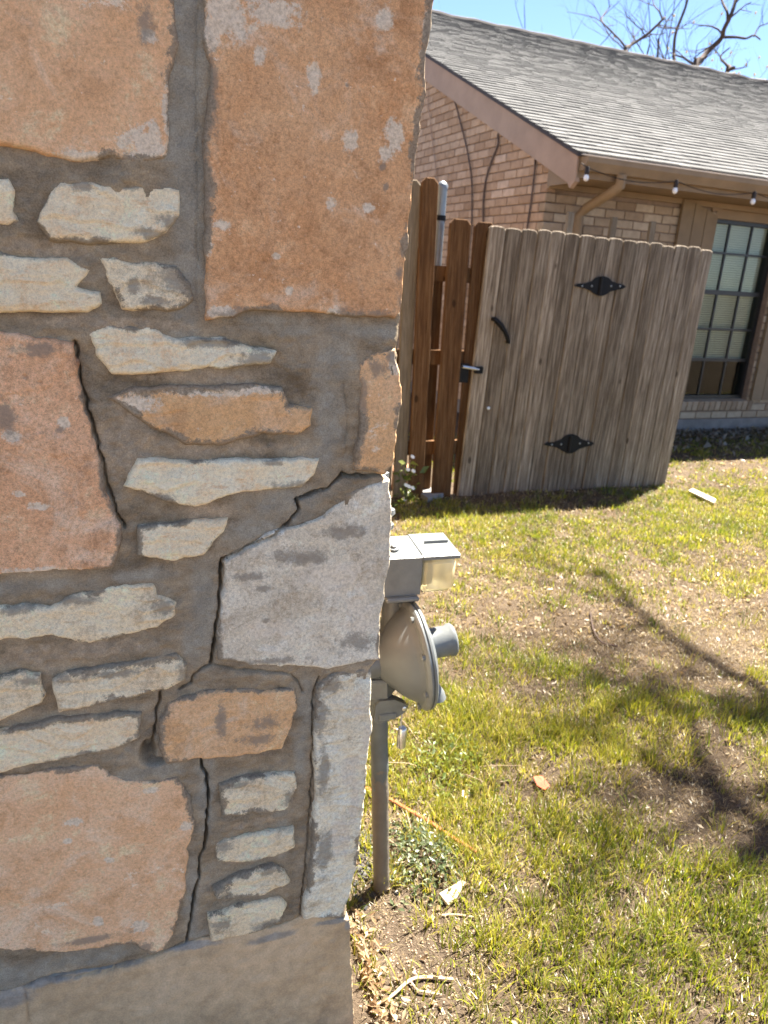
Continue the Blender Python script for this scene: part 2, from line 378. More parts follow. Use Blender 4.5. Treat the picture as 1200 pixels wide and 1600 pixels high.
# (outline in photo pixels, material, proud mm, face roughness mm, edge rounding mm, layered, depth m)
STONES = [
 ([(-150,-60),(271,-60),(271,12),(277,76),(268,117),(265,192),(257,251),(216,262),(175,251),(134,256),(105,251),(58,236),(0,230),(-150,228)], 'peach', 9, 2.0, 7, 0, .03),
 ([(310,-60),(318,0),(317,60),(325,110),(321,160),(317,250),(315,330),(319,400),(321,500),(367,496),(385,487),(502,490),(542,496),(618,496),(627,484),(632,420),(639,344),(647,268),(653,222),(658,175),(665,117),(671,58),(680,0),(684,-60)], 'orange', 11, 1.6, 4, 0, .12),
 ([(-150,285),(12,283),(22,300),(20,330),(32,345),(10,348),(-150,345)], 'cream', 9, 3, 8, 1, .03),
 ([(58,344),(82,300),(99,289),(175,292),(233,297),(280,300),(279,338),(257,362),(222,373),(117,376),(76,370)], 'cream', 12, 3.5, 8, 1, .03),
 ([(-150,398),(0,397),(35,408),(105,408),(137,423),(120,449),(155,455),(158,472),(134,485),(58,484),(-150,484)], 'cream', 11, 4, 8, 1, .03),
 ([(155,406),(216,414),(274,420),(297,443),(300,467),(280,481),(192,481),(175,449)], 'creamdirty', 9, 3.5, 8, 1, .03),
 ([(-150,513),(0,518),(35,522),(117,535),(122,585),(140,655),(160,725),(166,760),(181,807),(192,824),(190,853),(178,885),(87,891),(0,895),(-150,898)], 'pink', 9, 1.6, 4, 0, .03),
 ([(140,524),(157,513),(233,515),(280,532),(344,530),(379,541),(429,550),(420,567),(350,573),(280,576),(222,580),(175,579),(152,556)], 'cream', 11, 4, 8, 1, .03),
 ([(169,623),(204,611),(280,608),(397,605),(440,611),(449,635),(487,637),(484,661),(461,675),(408,672),(362,687),(292,691),(257,672),(210,649)], 'apricot', 9, 3, 8, 1, .03),
 ([(195,760),(216,719),(292,722),(408,720),(496,719),(490,742),(467,760),(379,766),(303,787),(245,777),(227,765)], 'cream', 12, 4, 8, 1, .03),
 ([(216,824),(280,818),(356,811),(350,830),(318,862),(257,872),(216,865)], 'cream', 10, 3.5, 7, 1, .03),
 ([(560,567),(577,553),(618,544),(625,585),(627,620),(621,672),(615,713),(601,740),(554,734),(560,655),(563,608)], 'apricot', 9, 3.5, 6, 0, .12),
 ([(350,877),(426,830),(502,807),(548,765),(607,748),(611,807),(610,870),(602,901),(595,960),(592,1032),(512,1043),(459,1038),(395,1037),(341,1030),(341,987),(348,912)], 'grey', 8, 2.4, 5, 0, .12),
 ([(-150,952),(0,947),(80,949),(112,931),(176,920),(235,917),(245,931),(272,941),(269,960),(245,976),(192,989),(139,1000),(80,989),(0,995),(-150,1002)], 'creamdirty', 10, 4.5, 8, 1, .03),
 ([(-150,1085),(0,1061),(32,1053),(61,1056),(69,1085),(64,1096),(0,1122),(-150,1155)], 'creamdirty', 10, 4, 8, 1, .03),
 ([(83,1064),(107,1051),(213,1035),(272,1024),(291,1040),(288,1061),(256,1075),(176,1091),(91,1106),(85,1083)], 'creamdirty', 10, 3.5, 8, 1, .03),
 ([(-150,1175),(0,1147),(96,1125),(160,1119),(219,1117),(216,1152),(176,1168),(107,1179),(53,1189),(0,1203),(-150,1232)], 'cream', 11, 3.5, 7, 1, .03),
 ([(247,1131),(261,1096),(341,1077),(459,1075),(463,1104),(443,1165),(373,1179),(299,1184),(260,1193),(250,1163)], 'apricot', 10, 4, 9, 0, .03),
 ([(-150,1228),(0,1212),(80,1201),(155,1191),(176,1212),(224,1220),(277,1212),(301,1244),(304,1287),(293,1324),(291,1383),(277,1436),(261,1479),(235,1487),(203,1471),(96,1484),(0,1479),(-150,1486)], 'peach', 9, 2.2, 6, 0, .03),
 ([(343,1226),(384,1218),(461,1209),(463,1231),(448,1260),(384,1265),(347,1268)], 'creamdirty', 11, 5, 9, 1, .03),
 ([(338,1319),(384,1305),(459,1295),(461,1319),(427,1335),(373,1343),(341,1340)], 'creamdirty', 11, 5, 9, 1, .03),
 ([(331,1388),(368,1367),(427,1353),(443,1361),(451,1377),(405,1393),(341,1401)], 'creamdirty', 11, 5, 9, 1, .03),
 ([(325,1431),(373,1415),(437,1404),(448,1415),(437,1436),(395,1452),(331,1465)], 'creamdirty', 11, 5, 9, 1, .03),
 ([(471,1431),(533,1429),(547,1393),(560,1329),(565,1276),(572,1223),(574,1179),(580,1136),(578,1042),(545,1047),(512,1054),(493,1074),(490,1150),(490,1260),(483,1356)], 'pale', 10, 4.5, 6, 1, .12),
]
CRACKS = [  # (polyline px, width px)
 ([(606,744),(575,743),(534,742),(512,762),(486,770),(464,780),(468,797),(455,810),(440,826),(418,840),(395,852),(370,864),(348,874)], 4.6),
 ([(347,874),(345,895),(347,915),(342,950),(337,985),(333,1015),(330,1038)], 5.0),
 ([(330,1038),(315,1045),(301,1058),(299,1070),(280,1080)], 3.0),
 ([(330,1037),(360,1044),(400,1045),(455,1053),(468,1068),(474,1082)], 2.2),
 ([(250,1082),(246,1108),(241,1150),(236,1168)], 3.6),
 ([(313,1190),(322,1210),(326,1235),(323,1280),(320,1325),(312,1342),(311,1375),(303,1400),(298,1440),(291,1474)], 5.0),
 ([(291,1474),(270,1484),(235,1496),(175,1516),(130,1526),(70,1531),(38,1544)], 3.2),
 ([(38,1544),(40,1565),(48,1610)], 2.0),
 ([(500,1058),(491,1080),(489,1110),(490,1150),(489,1200),(486,1260),(481,1330),(474,1380),(469,1432)], 2.8),
 ([(117,533),(123,585),(141,655),(161,725),(168,762),(193,826)], 3.2),
 ([(538,600),(543,660),(541,700),(532,741)], 1.8),
 ([(307,-60),(306,120),(309,300),(307,480)], 1.8),
 ([(310,1420),(340,1412),(400,1402)], 1.6), ([(120,1400),(121,1401)], .5),
 ([(476,1395),(478,1370)], 1.2), ([(498,1436),(500,1455)], 1.2), ([(132,1521),(128,1536)], 1.6),
]
K = .00087
_cr = []
for i, (pl, wd) in enumerate(CRACKS):
    q = densify([wl(p) for p in pl], .006, .0022, 300+i, 90, False); _cr.append((*segs(q, False), wd*K*.72, q.min(0)-.02, q.max(0)+.02))
def crack_depth(u, v):
    """how deep the cracks cut, metres"""
    P = np.stack([u, v], 1); d = np.zeros(len(u))
    for (a, b, wd, lo, hi) in _cr:
        m = ((P > lo) & (P < hi)).all(1)
        if not m.any(): continue
        r = dist_poly(P[m], a, b); vw = wd*(.7+.7*vnoise(u[m]*70, v[m]*70, 5))
        prof = np.clip(1-(r-vw*.5)/.0012, 0, 1); d[m] = np.maximum(d[m], prof*np.clip((wd-.0009)*14, .0022, .03))
        d[m] = np.maximum(d[m], .0015*np.clip(1-r/(.006+wd), 0, 1))
    return d
def carve_holes(u, v):
    c = wl((231, 1176)); r = np.hypot((u-c[0])/.010, (v-c[1])/.017); c2 = wl((246, 1190)); r2 = np.hypot((u-c2[0])/.012, (v-c2[1])/.006)
    return .035*np.clip(1.3-r, 0, 1)+.02*np.clip(1.3-r2, 0, 1)
spots_big = blobs([(405,88,8,11),(489,125,9,20),(545,222,11,15),(612,215,14,22),(600,240,12,12),(350,25,34,30),(330,60,10,20),(600,30,12,16),(420,20,40,16),(346,352,12,6),(322,380,8,14),(575,325,10,7),(515,320,9,8),(450,455,7,6),(430,400,6,5),(663,90,8,12),(668,40,9,20),(520,488,12,10),(345,490,20,12)])
dots_big = blobs([(595,262,5,6),(601,294,4,6),(621,428,6,10),(540,135,3,3),(580,495,60,14),(400,492,60,10),(330,150,10,60),(322,300,8,80),(628,470,10,20)])
spots_tl = blobs([(228,232,30,24),(238,200,10,10),(232,60,10,8),(262,180,8,40),(140,246,40,7)]); dots_tl = blobs([(228,36,14,22)])
spots_pink = blobs([(20,680,12,8),(65,790,14,7),(100,660,8,8),(165,745,8,16),(30,770,8,6),(60,890,50,8)]); dots_pink = blobs([(55,545,30,10),(10,650,14,30),(95,670,8,8)])
spots_bl = blobs([(115,1281,14,8),(107,1310,8,6),(172,1340,8,6),(235,1233,14,6),(290,1288,10,9),(155,1435,8,12),(220,1440,14,14)]); dots_bl = blobs([(140,1462,60,8),(225,1474,16,16),(300,1250,10,40)])
dots_grey = blobs([(410,917,14,6),(415,967,7,5),(470,870,60,14),(560,1000,40,20),(420,1030,60,8),(540,830,40,14),(385,900,30,8)])
spots_grey = blobs([(520,900,60,30),(560,960,30,40),(420,980,40,20)])
spots_pale = blobs([(572,1150,10,30),(560,1100,14,30),(545,1200,16,40),(530,1300,20,50),(552,1250,10,60)]); dots_pale = blobs([(520,1070,30,16),(500,1120,14,50),(505,1200,12,60),(505,1330,16,60)])
special = {0: (spots_tl, dots_tl), 1: (spots_big, dots_big), 6: (spots_pink, dots_pink), 18: (spots_bl, dots_bl), 12: (spots_grey, dots_grey), 23: (spots_pale, dots_pale),
           11: (blobs([(615,570,8,20)]), blobs([(590,575,22,16),(612,560,12,14),(565,640,8,70)])), 8: (blobs([(215,630,30,14),(400,608,50,6),(330,612,60,7)]), zero),
           3: (zero, blobs([(266,352,18,14),(240,366,30,8),(130,292,14,8),(200,290,30,6)])), 5: (zero, blobs([(275,440,34,26),(206,447,9,13),(250,470,26,8)])), 9: (zero, blobs([(455,757,36,10),(250,776,20,8),(430,722,20,6)])),
           7: (zero, blobs([(400,560,40,14),(330,535,50,8),(380,575,40,8)])), 13: (zero, blobs([(120,935,40,10),(255,945,22,16),(20,952,40,8)])), 15: (zero, blobs([(100,1060,20,14),(285,1050,12,20),(180,1050,50,8)])), 14: (zero, blobs([(45,1062,24,10)])),
           19: (zero, blobs([(370,1225,30,12),(450,1240,14,20)])), 20: (zero, blobs([(350,1320,16,18),(400,1340,40,8)])), 21: (zero, blobs([(420,1358,20,12),(345,1395,20,10)])), 22: (zero, blobs([(345,1440,24,20),(420,1440,30,12)])),
           17: (zero, blobs([(345,1120,10,40),(415,1125,30,16),(400,1150,40,10)]))}
_sw = [np.array([wl(p) for p in s[0]]) for s in STONES]
for _i, _s in enumerate(STONES):
    if _s[5] and _i != 23:      # mortar laps a little over the thin stones, so their bodies reach further than the traced face
        _c = _sw[_i].mean(0); _sw[_i] = _c+(_sw[_i]-_c)*np.array([1.02, 1.13])
for i, (pts, mt, pr, ro, rd, lay, dep) in enumerate(STONES):
    poly = _sw[i]
    def hf(u, v, sd, pr=pr, ro=ro, rd=rd, lay=lay, i=i):
        vm0, vm1 = _sw[i][:, 1].min(), _sw[i][:, 1].max(); f = np.clip((vm1-v)/(vm1-vm0), 0, 1)
        k = np.clip(sd/(rd*.001*(.5+.4*f)), 0, 1); prof = np.sqrt(np.maximum(0, 1-(1-k)**2))
        n = fbm(u*16, v*16, 5, i*7)*.6+fbm(u*75, v*75, 4, i*7+3)*.38
        if lay:
            # split-face layers running along the stone
            lv = v*42+fbm(u*9, v*14, 3, i)*1.1; n = n*.8+(.5-(lv % 1))*.7*sstep(-.15, .1, fbm(u*14, v*14, 3, i+40))+fbm(u*45, v*90, 4, i+9)*.3
        h = pr*.00072*prof*(.5+.75*f)+ro*.001*n*np.clip(sd/.004, .25, 1)
        return h-.6*crack_depth(u, v)
    sp, dk = special.get(i, (zero, zero))
    me = patch('stone', poly, .0021 if dep < .1 or i == 1 else .0019, hf, dep, jag=.0026 if lay else .0032, seed=i*5+1, attrs={'spot': sp, 'dark': dk}, freq=48)
    link('stone', me, M[mt], stone_house)
# mortar bed and the concrete base
grey_f = blobs([(290,-40,34,260),(290,250,30,260),(295,430,26,120),(525,560,28,60),(512,650,26,90),(430,790,60,36),(400,830,50,30),(470,780,40,20),(320,940,24,90),(300,1000,20,40),
                (480,1100,18,60),(470,1180,14,80),(320,1240,18,70),(300,1400,14,90),(230,1205,50,14),(100,1505,140,22),(20,1530,60,40),(260,1490,40,10),(220,900,60,10),(60,915,100,12),(600,760,20,10),(560,515,80,10),(420,500,60,8),(450,515,60,10),(215,300,6,6),(310,1460,30,10),(440,1290,14,90),(640,500,14,14)])
stain_f = blobs([(60,560,1,1),(330,590,90,10),(330,700,100,12),(200,690,40,60),(100,1020,120,16),(180,505,100,8),(70,390,60,12),(330,800,40,14),(250,1290,1,1),(400,1285,60,8),(395,1345,50,8),(390,1400,40,8)])
EDGE = [(681,-60),(677,0),(668,58),(662,117),(655,175),(650,222),(644,268),(636,344),(629,420),(626,480),(628,498),(624,520),(620,545),(622,585),(624,620),(618,672),(612,713),(602,742),(606,752),(608,807),(606,870),(599,901),(592,960),(589,1030),(579,1040),(575,1050),(576,1136),(571,1179),(568,1223),(562,1276),(556,1329),(544,1393),(541,1436)]
BASE = [(541,1436),(469,1434),(427,1450),(315,1468),(288,1479),(240,1495),(176,1513),(133,1521),(69,1530),(37,1543),(0,1552),(-150,1590)]
mpoly = np.array([wl(p) for p in EDGE+BASE+[(-150,-60)]])
def m_keep(C):
    k = np.ones(len(C), bool)
    for p in _sw:
        lo = p.min(0); hi = p.max(0); m = ((C > lo) & (C < hi)).all(1); ii = np.where(m)[0]
        if len(ii) == 0: continue
        ins = inside(C[ii], p); ii = ii[ins]
        if len(ii) == 0: continue
        d = dist_poly(C[ii], *segs(p)); k[ii[d > .012]] = False
    return k
def m_h(u, v, sd):
    h = .0042*fbm(u*20, v*26, 5, 77)+.0022*fbm(u*95, v*95, 3, 78)
    h += .0045*fbm(u*7, v*11, 2, 79)-.001
    g = grey_f(u, v); h = h*(1-.55*np.clip(g*2, 0, 1))
    return h-.004*np.clip(1-sd/.005, 0, 1)-crack_depth(u, v)-carve_holes(u, v)
mw = link('mortar_bed', patch('mortar_bed', mpoly, .0019, m_h, .12, keep=m_keep, jag=.0015, seed=901, attrs={'grey': grey_f, 'stain': stain_f}, freq=60), M['mortar'], stone_house)
fpoly = np.array([wl(p) for p in BASE[::-1]+[(546,1437),(548,1470),(550,1520),(552,1560),(553,1600),(555,1720),(-150,1850)]])
f_grey = blobs([(60,1535,70,14),(160,1515,60,8),(430,1462,50,10),(520,1440,40,6),(20,1560,40,20),(300,1478,60,8),(545,1445,8,14)])
def f_h(u, v, sd): return .002+.003*fbm(u*9, v*9, 4, 61)+.0012*fbm(u*60, v*60, 3, 62)-.003*np.clip(1-sd/.012, 0, 1)-crack_depth(u, v)
link('foundation', patch('foundation', fpoly, .0028, f_h, .12, jag=.0018, seed=733, attrs={'grey': f_grey}, freq=40), M['concrete'], stone_house)
# the rest of the house behind and beside the frame: core, side wall and its stones
core = MB().box(-1.9-SH_LOC[0], .285-SH_LOC[0], .03, 7.0, -.3, 2.7); core.build('wall_core', M['mortar'], stone_house)
SIDEMAP = (np.array([.287, 0, 0.0]), np.array([0, 1.0, 0]), np.array([0, 0, 1.0]), np.array([1.0, 0, 0]))
LEFTMAP = (np.array([0, YW+.028, 0.0]), np.array([1.0, 0, 0]), np.array([0, 0, 1.0]), np.array([0, -1.0, 0]))
def courses(wm, u0, u1, v0, v1, seed):
    rr = random.Random(seed); v = v0
    while v < v1-.05:
        hgt = rr.choice((.06, .08, .2, .26)); u = u0
        while u < u1-.05:
            wd = rr.uniform(.16, .4)
            a, b = u+.01, min(u+wd, u1)-.01; c, d = v+.01, min(v+hgt, v1)-.01
            if b-a > .05 and d-c > .03:
                pl = [(a+rr.uniform(0, .012), c), (b-rr.uniform(0, .012), c+rr.uniform(0, .008)), (b, d-rr.uniform(0, .01)), (a, d)]
                hf = lambda x, y, sd: .012*np.sqrt(np.maximum(0, 1-(1-np.clip(sd/.01, 0, 1))**2))+.003*fbm(x*20, y*20, 4, seed)
                link('stone', patch('stone', np.array(pl), .012, hf, .02, wm, jag=.003, seed=rr.randrange(999), attrs={'spot': zero, 'dark': zero}), M[rr.choice(('cream', 'peach', 'apricot', 'pale', 'orange'))], stone_house)
            u += wd
        v += hgt
courses(SIDEMAP, YW+.14, 3.2, .36, 2.0, 3)
courses(LEFTMAP, -1.3, -.36, .4, 2.0, 4)
# ------------------------------------------------------------------ ground
def axis(lo, hi, step, far):
    a = list(np.arange(lo, hi, step)); x = hi; s = step
    while x < far: s *= 1.35; x += s; a.append(x)
    x = lo; s = step; b = []
    while x > -far: s *= 1.35; x -= s; b.append(x)
    return np.array(b[::-1]+a)
gx = axis(.2, 4.2, .022, 400); gy = axis(.3, 4.6, .022, 400)
GX, GY = np.meshgrid(gx, gy, indexing='ij')
def gfull(x, y):
    near = 1-sstep(5, 9, np.hypot(x, y))
    return gz(x, y)+near*(.012*fbm(x*3, y*3, 3, 5)+.006*fbm(x*14, y*14, 3, 6))
nu, nv = GX.shape; ii = (np.arange(nu-1)[:, None]*nv+np.arange(nv-1)[None]).ravel()
gm = mesh_np('ground', np.stack([GX.ravel(), GY.ravel(), gfull(GX, GY).ravel()], 1), np.stack([ii, ii+nv, ii+nv+1, ii+1], 1), True)
t = NT('soil', .97, .05); c = t.coord()
n1 = t.noise(c, 1.6, 5, .6); n2 = t.noise(c, 18, 6, .65); n3 = t.noise(c, 160, 5, .7)
col = t.ramp(n1, [(.3, (.085, .062, .043)), (.6, (.13, .098, .07)), (.75, (.165, .125, .085))])
col = t.mix(.7, col, t.ramp(n2, [(.3, (.6, .58, .55)), (.7, (1.25, 1.25, 1.25))]), 'MULTIPLY')
col = t.mix(.7, col, t.ramp(n3, [(.35, (.5, .5, .5)), (.62, (1.3, 1.3, 1.3))]), 'MULTIPLY')
link('ground', gm, t.out(col, t.mth('ADD', n2, n3), 1.0, .012))['kind'] = 'structure'

# ------------------------------------------------------------------ the brick house (local axes: x along its front, y into it)
HA = R(5); HC = np.array([3.25, 6.10, 0.0])
hx = np.array([math.cos(HA), math.sin(HA), 0]); hy = np.array([-math.sin(HA), math.cos(HA), 0])
brick_house = tag(empty('brick_house', HC, HA), 'tan brick house with grey shingle roof behind the weathered gate', 'house')
def HL(P): d = np.asarray(P)-HC; return np.array([d.dot(hx), d.dot(hy), d[2]])
def HW(p): return HC+hx*p[0]+hy*p[1]+np.array([0, 0, p[2]])
def fl(px, py, y=0.0): return HL(onplane(px, py, HC+hy*y, hy))
def gl(px, py, x=0.0): return HL(onplane(px, py, HC+hx*x, hx))
PIT = .425; OH = .45; EZ = fl(905, 240, -OH)[2]; RUN = 6.6; RZ = EZ+PIT*RUN; LEN = 15.0
M['brick_side'] = brick_mat('gable_brick', [(0, (.31, .205, .135)), (.3, (.41, .28, .19)), (.6, (.46, .325, .23)), (.85, (.5, .365, .265)), (1, (.6, .46, .36))])
M['brick_front'] = brick_mat('front_brick', [(0, (.25, .175, .115)), (.35, (.34, .255, .175)), (.7, (.40, .315, .225)), (1, (.48, .39, .29))])
M['brickmortar'] = plain('brick_mortar', (.23, .165, .12), .2, 20, .95)
M['trim'] = plain('tan_trim_paint', (.25, .175, .105), .12, 6, .6, bump=.15, bsc=40)
M['rake'] = plain('pinkish_tan_paint', (.36, .25, .18), .12, 5, .65, bump=.15, bsc=30)
M['darkbr'] = plain('dark_roof_edge', (.06, .05, .05), .2, 10, .7)
M['drip'] = plain('pale_drip_edge', (.6, .57, .52), .1, 10, .5)
M['black'] = plain('black_frame_paint', (.012, .012, .012), .2, 10, .4, spec=.5)
M['shutter'] = plain('shutter_paint', (.21, .15, .09), .12, 8, .7)
M['housebase'] = plain('grey_footing', (.2, .18, .165), .25, 8, .95, bump=.4)
# window opening in local coordinates
WY = .10
wt = fl(1160, 347, WY)[2]; wb = fl(1120, 622, WY)[2]
m1 = fl(1122, 450, WY)[0]; m2 = fl(1157, 450, WY)[0]; pitch_w = m2-m1
wx0, wx1 = m1-pitch_w, m2+pitch_w
# walls (backing) with the window opening
GT = lambda y: EZ-.16+PIT*(y+OH)
fw = MB().box(0.012, wx0, .012, .2, .13, EZ-.12).box(wx1, LEN, .012, .2, .13, EZ-.12).box(wx0, wx1, .012, .2, .13, wb-.09).box(wx0, wx1, .012, .2, wt+.2, EZ-.12)
front_wall = fw.build('front_wall', M['brickmortar'], brick_house)
YB = 2*RUN-OH*2
gw = MB().prism([(.012, .13), (YB, .13), (YB, EZ-.2+PIT*OH), (RUN-OH, EZ-.2+PIT*RUN), (.012, EZ-.2+PIT*OH)], lambda p: (.012, p[0], p[1]), lambda p: (.2, p[0], p[1]))
gable_wall = gw.build('gable_wall', M['brickmortar'], brick_house)
MB().box(-.01, LEN, -.008, .25, -.25, .13).box(-.01, .25, .25, YB, -.25, .13).build('footing', M['housebase'], brick_house)
CO, BL, BH, BT = .0762, .203, .0655, .09
BH0 = .135
def brick_meshes(nm, L, H, n=9):
    out = []
    for k in range(n):
        b = MB(); b.tint = (k+.5)/n; b.bbox(-L/2, L/2, 0, BT, -H/2, H/2, .004); me = b.mesh('brick'); me.materials.append(M[nm]); out.append(me)
    return out
def lay(wall, cells, nm, placer, limit):
    """cells: (centre along wall, centre z, length). The largest in view become objects, the rest one mesh"""
    cand = []
    for (a, z, L) in cells:
        P, up = placer(a, z); x, y = proj(HW(P)); vis = 640 < x < 1210 and -5 < y < 700
        gatey = 350+(x-765)*.113+6
        if y > gatey and x < 1120-(y-390)*.216-6: vis = False
        dist = np.linalg.norm(HW(P)-CAM); cand.append((not vis, dist, a, z, L))
    cand.sort(); full = brick_meshes(nm, BL, BH); rest = MB(); halves = {}
    for i, (nv_, d, a, z, L) in enumerate(cand):
        P, rz = placer(a, z); tn = random.betavariate(2, 2)
        if i < limit and not nv_:
            k = min(8, int(tn*9))
            if abs(L-BL) < .004: me = full[k]
            else:
                kk = (round(L, 2), k//3)
                if kk not in halves:
                    b = MB(); b.tint = (k+.5)/9; b.bbox(-L/2, L/2, 0, BT, -BH/2, BH/2, .004); halves[kk] = b.mesh('brick'); halves[kk].materials.append(M[nm])
                me = halves[kk]
            o = link('brick', me, None, wall, (P[0], P[1], P[2]), (random.uniform(-.006, .006), random.uniform(-.004, .004), rz+random.uniform(-.006, .006)))
            o.location = Vector(P)+Matrix.Rotation(rz, 3, 'Z') @ Vector((0, random.uniform(-.002, .002), 0))
        else:
            rest.tint = tn; c, s = math.cos(rz), math.sin(rz); b = MB(); b.tint = tn; b.box(-L/2, L/2, 0, BT, -BH/2, BH/2)
            rest.add([(P[0]+c*x-s*y, P[1]+s*x+c*y, P[2]+zz) for x, y, zz in b.v], b.f)
    if rest.v: rest.build('brickwork', M[nm], wall)['kind'] = 'stuff'
cells = []
ARCX = (wx0+wx1)/2; ARCR = .62*(wx1-wx0); ARCZ = wt
def arch_z(x):   # underside of the arch over the window
    hw = (wx1-wx0)/2; return wt+.015+.12*math.sqrt(max(0, 1-((x-ARCX)/hw)**2))
r_ = 0; z = BH0+CO/2
while z+BH/2 < EZ-.2:
    x = -.0 if r_ % 2 == 0 else -.1065
    while x < 6.5:
        a, b = x, x+BL
        a = max(a, .0)
        if not (z < wb-.02 and z > wb-.1 and False):
            if z+BH/2 > wb-.085 and z-BH/2 < wt+.26 and b > wx0-.004 and a < wx1+.004:
                inarch = z-BH/2 > wt+.2
                if not inarch:
                    if a < wx0-.05: cells.append(((a+wx0-.006)/2, z, wx0-.006-a))
                    if b > wx1+.05: cells.append(((wx1+.006+b)/2, z, b-wx1-.006))
                    x += BL+.0105; continue
            if b-a > .05: cells.append(((a+b)/2, z, b-a))
        x += BL+.0105
    z += CO; r_ += 1
lay(front_wall, cells, 'brick_front', lambda a, z: ((a, 0.0, z), 0.0), 150)
cells = []; r_ = 0; z = BH0+CO/2
while z < RZ:
    y = .012 if r_ % 2 else .1065
    if r_ % 2 == 0: cells.append((.05, z, .092))
    while y < 6.2:
        if z+BH/2 < GT(y+BL if y+BL < RUN else y)-.07+.12: cells.append((y+BL/2, z, BL))
        y += BL+.0105
    z += CO; r_ += 1
cells = [c for c in cells if c[1]+BH/2 < EZ-.13+PIT*(c[0]+OH)]
lay(gable_wall, cells, 'brick_side', lambda a, z: ((0.0, a, z), -math.pi/2), 170)
# rowlock sill under the window and arch bricks above it
for k in range(int((wx1-wx0+.2)/.076)):
    b = MB(); b.tint = random.random()*.6; b.bbox(-.033, .033, -.03, .12, -.05, .045, .004)
    b.build('sill_brick', M['brick_front'], front_wall, False, (wx0-.1+.076*k+.038, 0, wb-.052), (R(6), 0, 0))
for k in range(17):
    q = (k+.5)/17; x = wx0-.05+(wx1-wx0+.1)*q; b = MB(); b.tint = random.random(); b.bbox(-.034, .034, -.004, .1, 0, .115, .004)
    b.build('arch_brick', M['brick_front'], front_wall, False, (x, 0, arch_z(min(max(x, wx0+.02), wx1-.02))+.006), (0, (q-.5)*.75, 0))
ap = [(wx0+(wx1-wx0)*i/16, arch_z(wx0+(wx1-wx0)*i/16)) for i in range(17)]
MB().prism(ap+[(wx1, wt+.002), (wx0, wt+.002)], lambda p: (p[0], .045, p[1]), lambda p: (p[0], .08, p[1])).build('arch_panel', M['trim'], brick_house)
# window
win = MB()
T_ = .035
for (x0, x1, z0, z1) in ((wx0, wx0+T_, wb, wt), (wx1-T_, wx1, wb, wt), (wx0+T_, wx1-T_, wb, wb+T_), (wx0+T_, wx1-T_, wt-T_, wt)): win.box(x0, x1, WY-.03, WY+.05, z0, z1)
window = win.build('window', M['black'], brick_house)
zr = [wt-T_]+[fl(px, py, WY)[2] for px, py in ((1166, 399), (1152, 459), (1142, 515), (1125, 562))]+[wb+T_]
xr = [wx0+T_, m1, m2, wx1-T_]
for zz, tk in zip(zr[1:-1], (.010, .022, .010, .016)): MB().box(wx0+T_, wx1-T_, WY-.012-tk*.2, WY+.02, zz-tk, zz+tk).build('rail', M['black'], window)
for i in range(5):
    for xm in (m1, m2):
        tk = (.010, .022, .010, .016)
        a = zr[i+1]+(tk[i] if i < 4 else 0); b = zr[i]-(tk[i-1] if i > 0 else 0)
        MB().box(xm-.009, xm+.009, WY-.008, WY+.015, a, b).build('muntin', M['black'], window)
t = NT('window_glass', .03, .5); mx = t.n('ShaderNodeMixShader')
t.set(mx.inputs[0], t.mr(t.n('ShaderNodeLayerWeight', {0: .5}).outputs['Facing'], .25, 1.0, .02, .35)); t.set(mx.inputs[1], t.n('ShaderNodeBsdfTransparent', {0: (.86, .9, .87)}).outputs[0]); t.set(mx.inputs[2], t.n('ShaderNodeBsdfGlossy', {'Roughness': .02}).outputs[0])
t.t.links.new(mx.outputs[0], t.t.nodes['Material Output'].inputs[0]); M['glass'] = t.m
for i in range(5):
    for j in range(3): MB().box(xr[j]-.004, xr[j+1]+.004, WY+.002, WY+.006, zr[i+1]-.004, zr[i]+.004).build('pane', M['glass'], window)
bl = MB(); zz = wt-T_-.01; k = 0
while zz > zr[4]+.005:
    bl.add([(wx0+.04, WY+.064, zz-.008), (wx1-.04, WY+.064, zz-.008), (wx1-.04, WY+.045, zz+.010), (wx0+.04, WY+.045, zz+.010)], [(0, 1, 2, 3)]); zz -= .022
M['blind'] = plain('white_blind', (.80, .80, .75), .05, 5, .6)
bl.box(wx0+.04, wx1-.04, WY+.04, WY+.065, zr[4]-.01, zr[4]+.008); bl.build('blind', M['blind'], window)['kind'] = 'stuff'
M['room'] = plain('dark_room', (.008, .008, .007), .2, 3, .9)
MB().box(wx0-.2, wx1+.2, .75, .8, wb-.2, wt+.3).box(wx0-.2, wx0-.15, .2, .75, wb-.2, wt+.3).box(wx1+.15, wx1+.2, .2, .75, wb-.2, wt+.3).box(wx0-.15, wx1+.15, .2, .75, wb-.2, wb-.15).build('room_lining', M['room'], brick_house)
# shutters of vertical planks, their tops cut to a curve
def shutter(x0, x1, curve, z0):
    o = MB().box(x0+.02, x1-.02, -.012, -.003, z0+.15, z0+.22).box(x0+.02, x1-.02, -.012, -.003, z0+1.0, z0+1.07).build('shutter', M['shutter'], brick_house)
    n = 3
    for i in range(n):
        a, b = x0+(x1-x0)*i/n+.004, x0+(x1-x0)*(i+1)/n-.004
        pts = [(a, z0), (b, z0)]+[(b+(a-b)*q/5, curve((b+(a-b)*q/5-x0)/(x1-x0))) for q in range(6)]
        MB().prism(pts, lambda p: (p[0], -.042, p[1]), lambda p: (p[0], -.013, p[1])).build('plank', M['shutter'], o)
stl = fl(1069, 310, -.04); stR = fl(1120, 338, -.04)
shutter(stl[0], wx0-.01, lambda q: stl[2]-(stl[2]-stR[2])*q**1.3, wb)
shutter(wx1+.02, wx1+.02+(wx0-.01-stl[0]), lambda q: stl[2]-(stl[2]-stR[2])*(1-q)**1.3, wb)
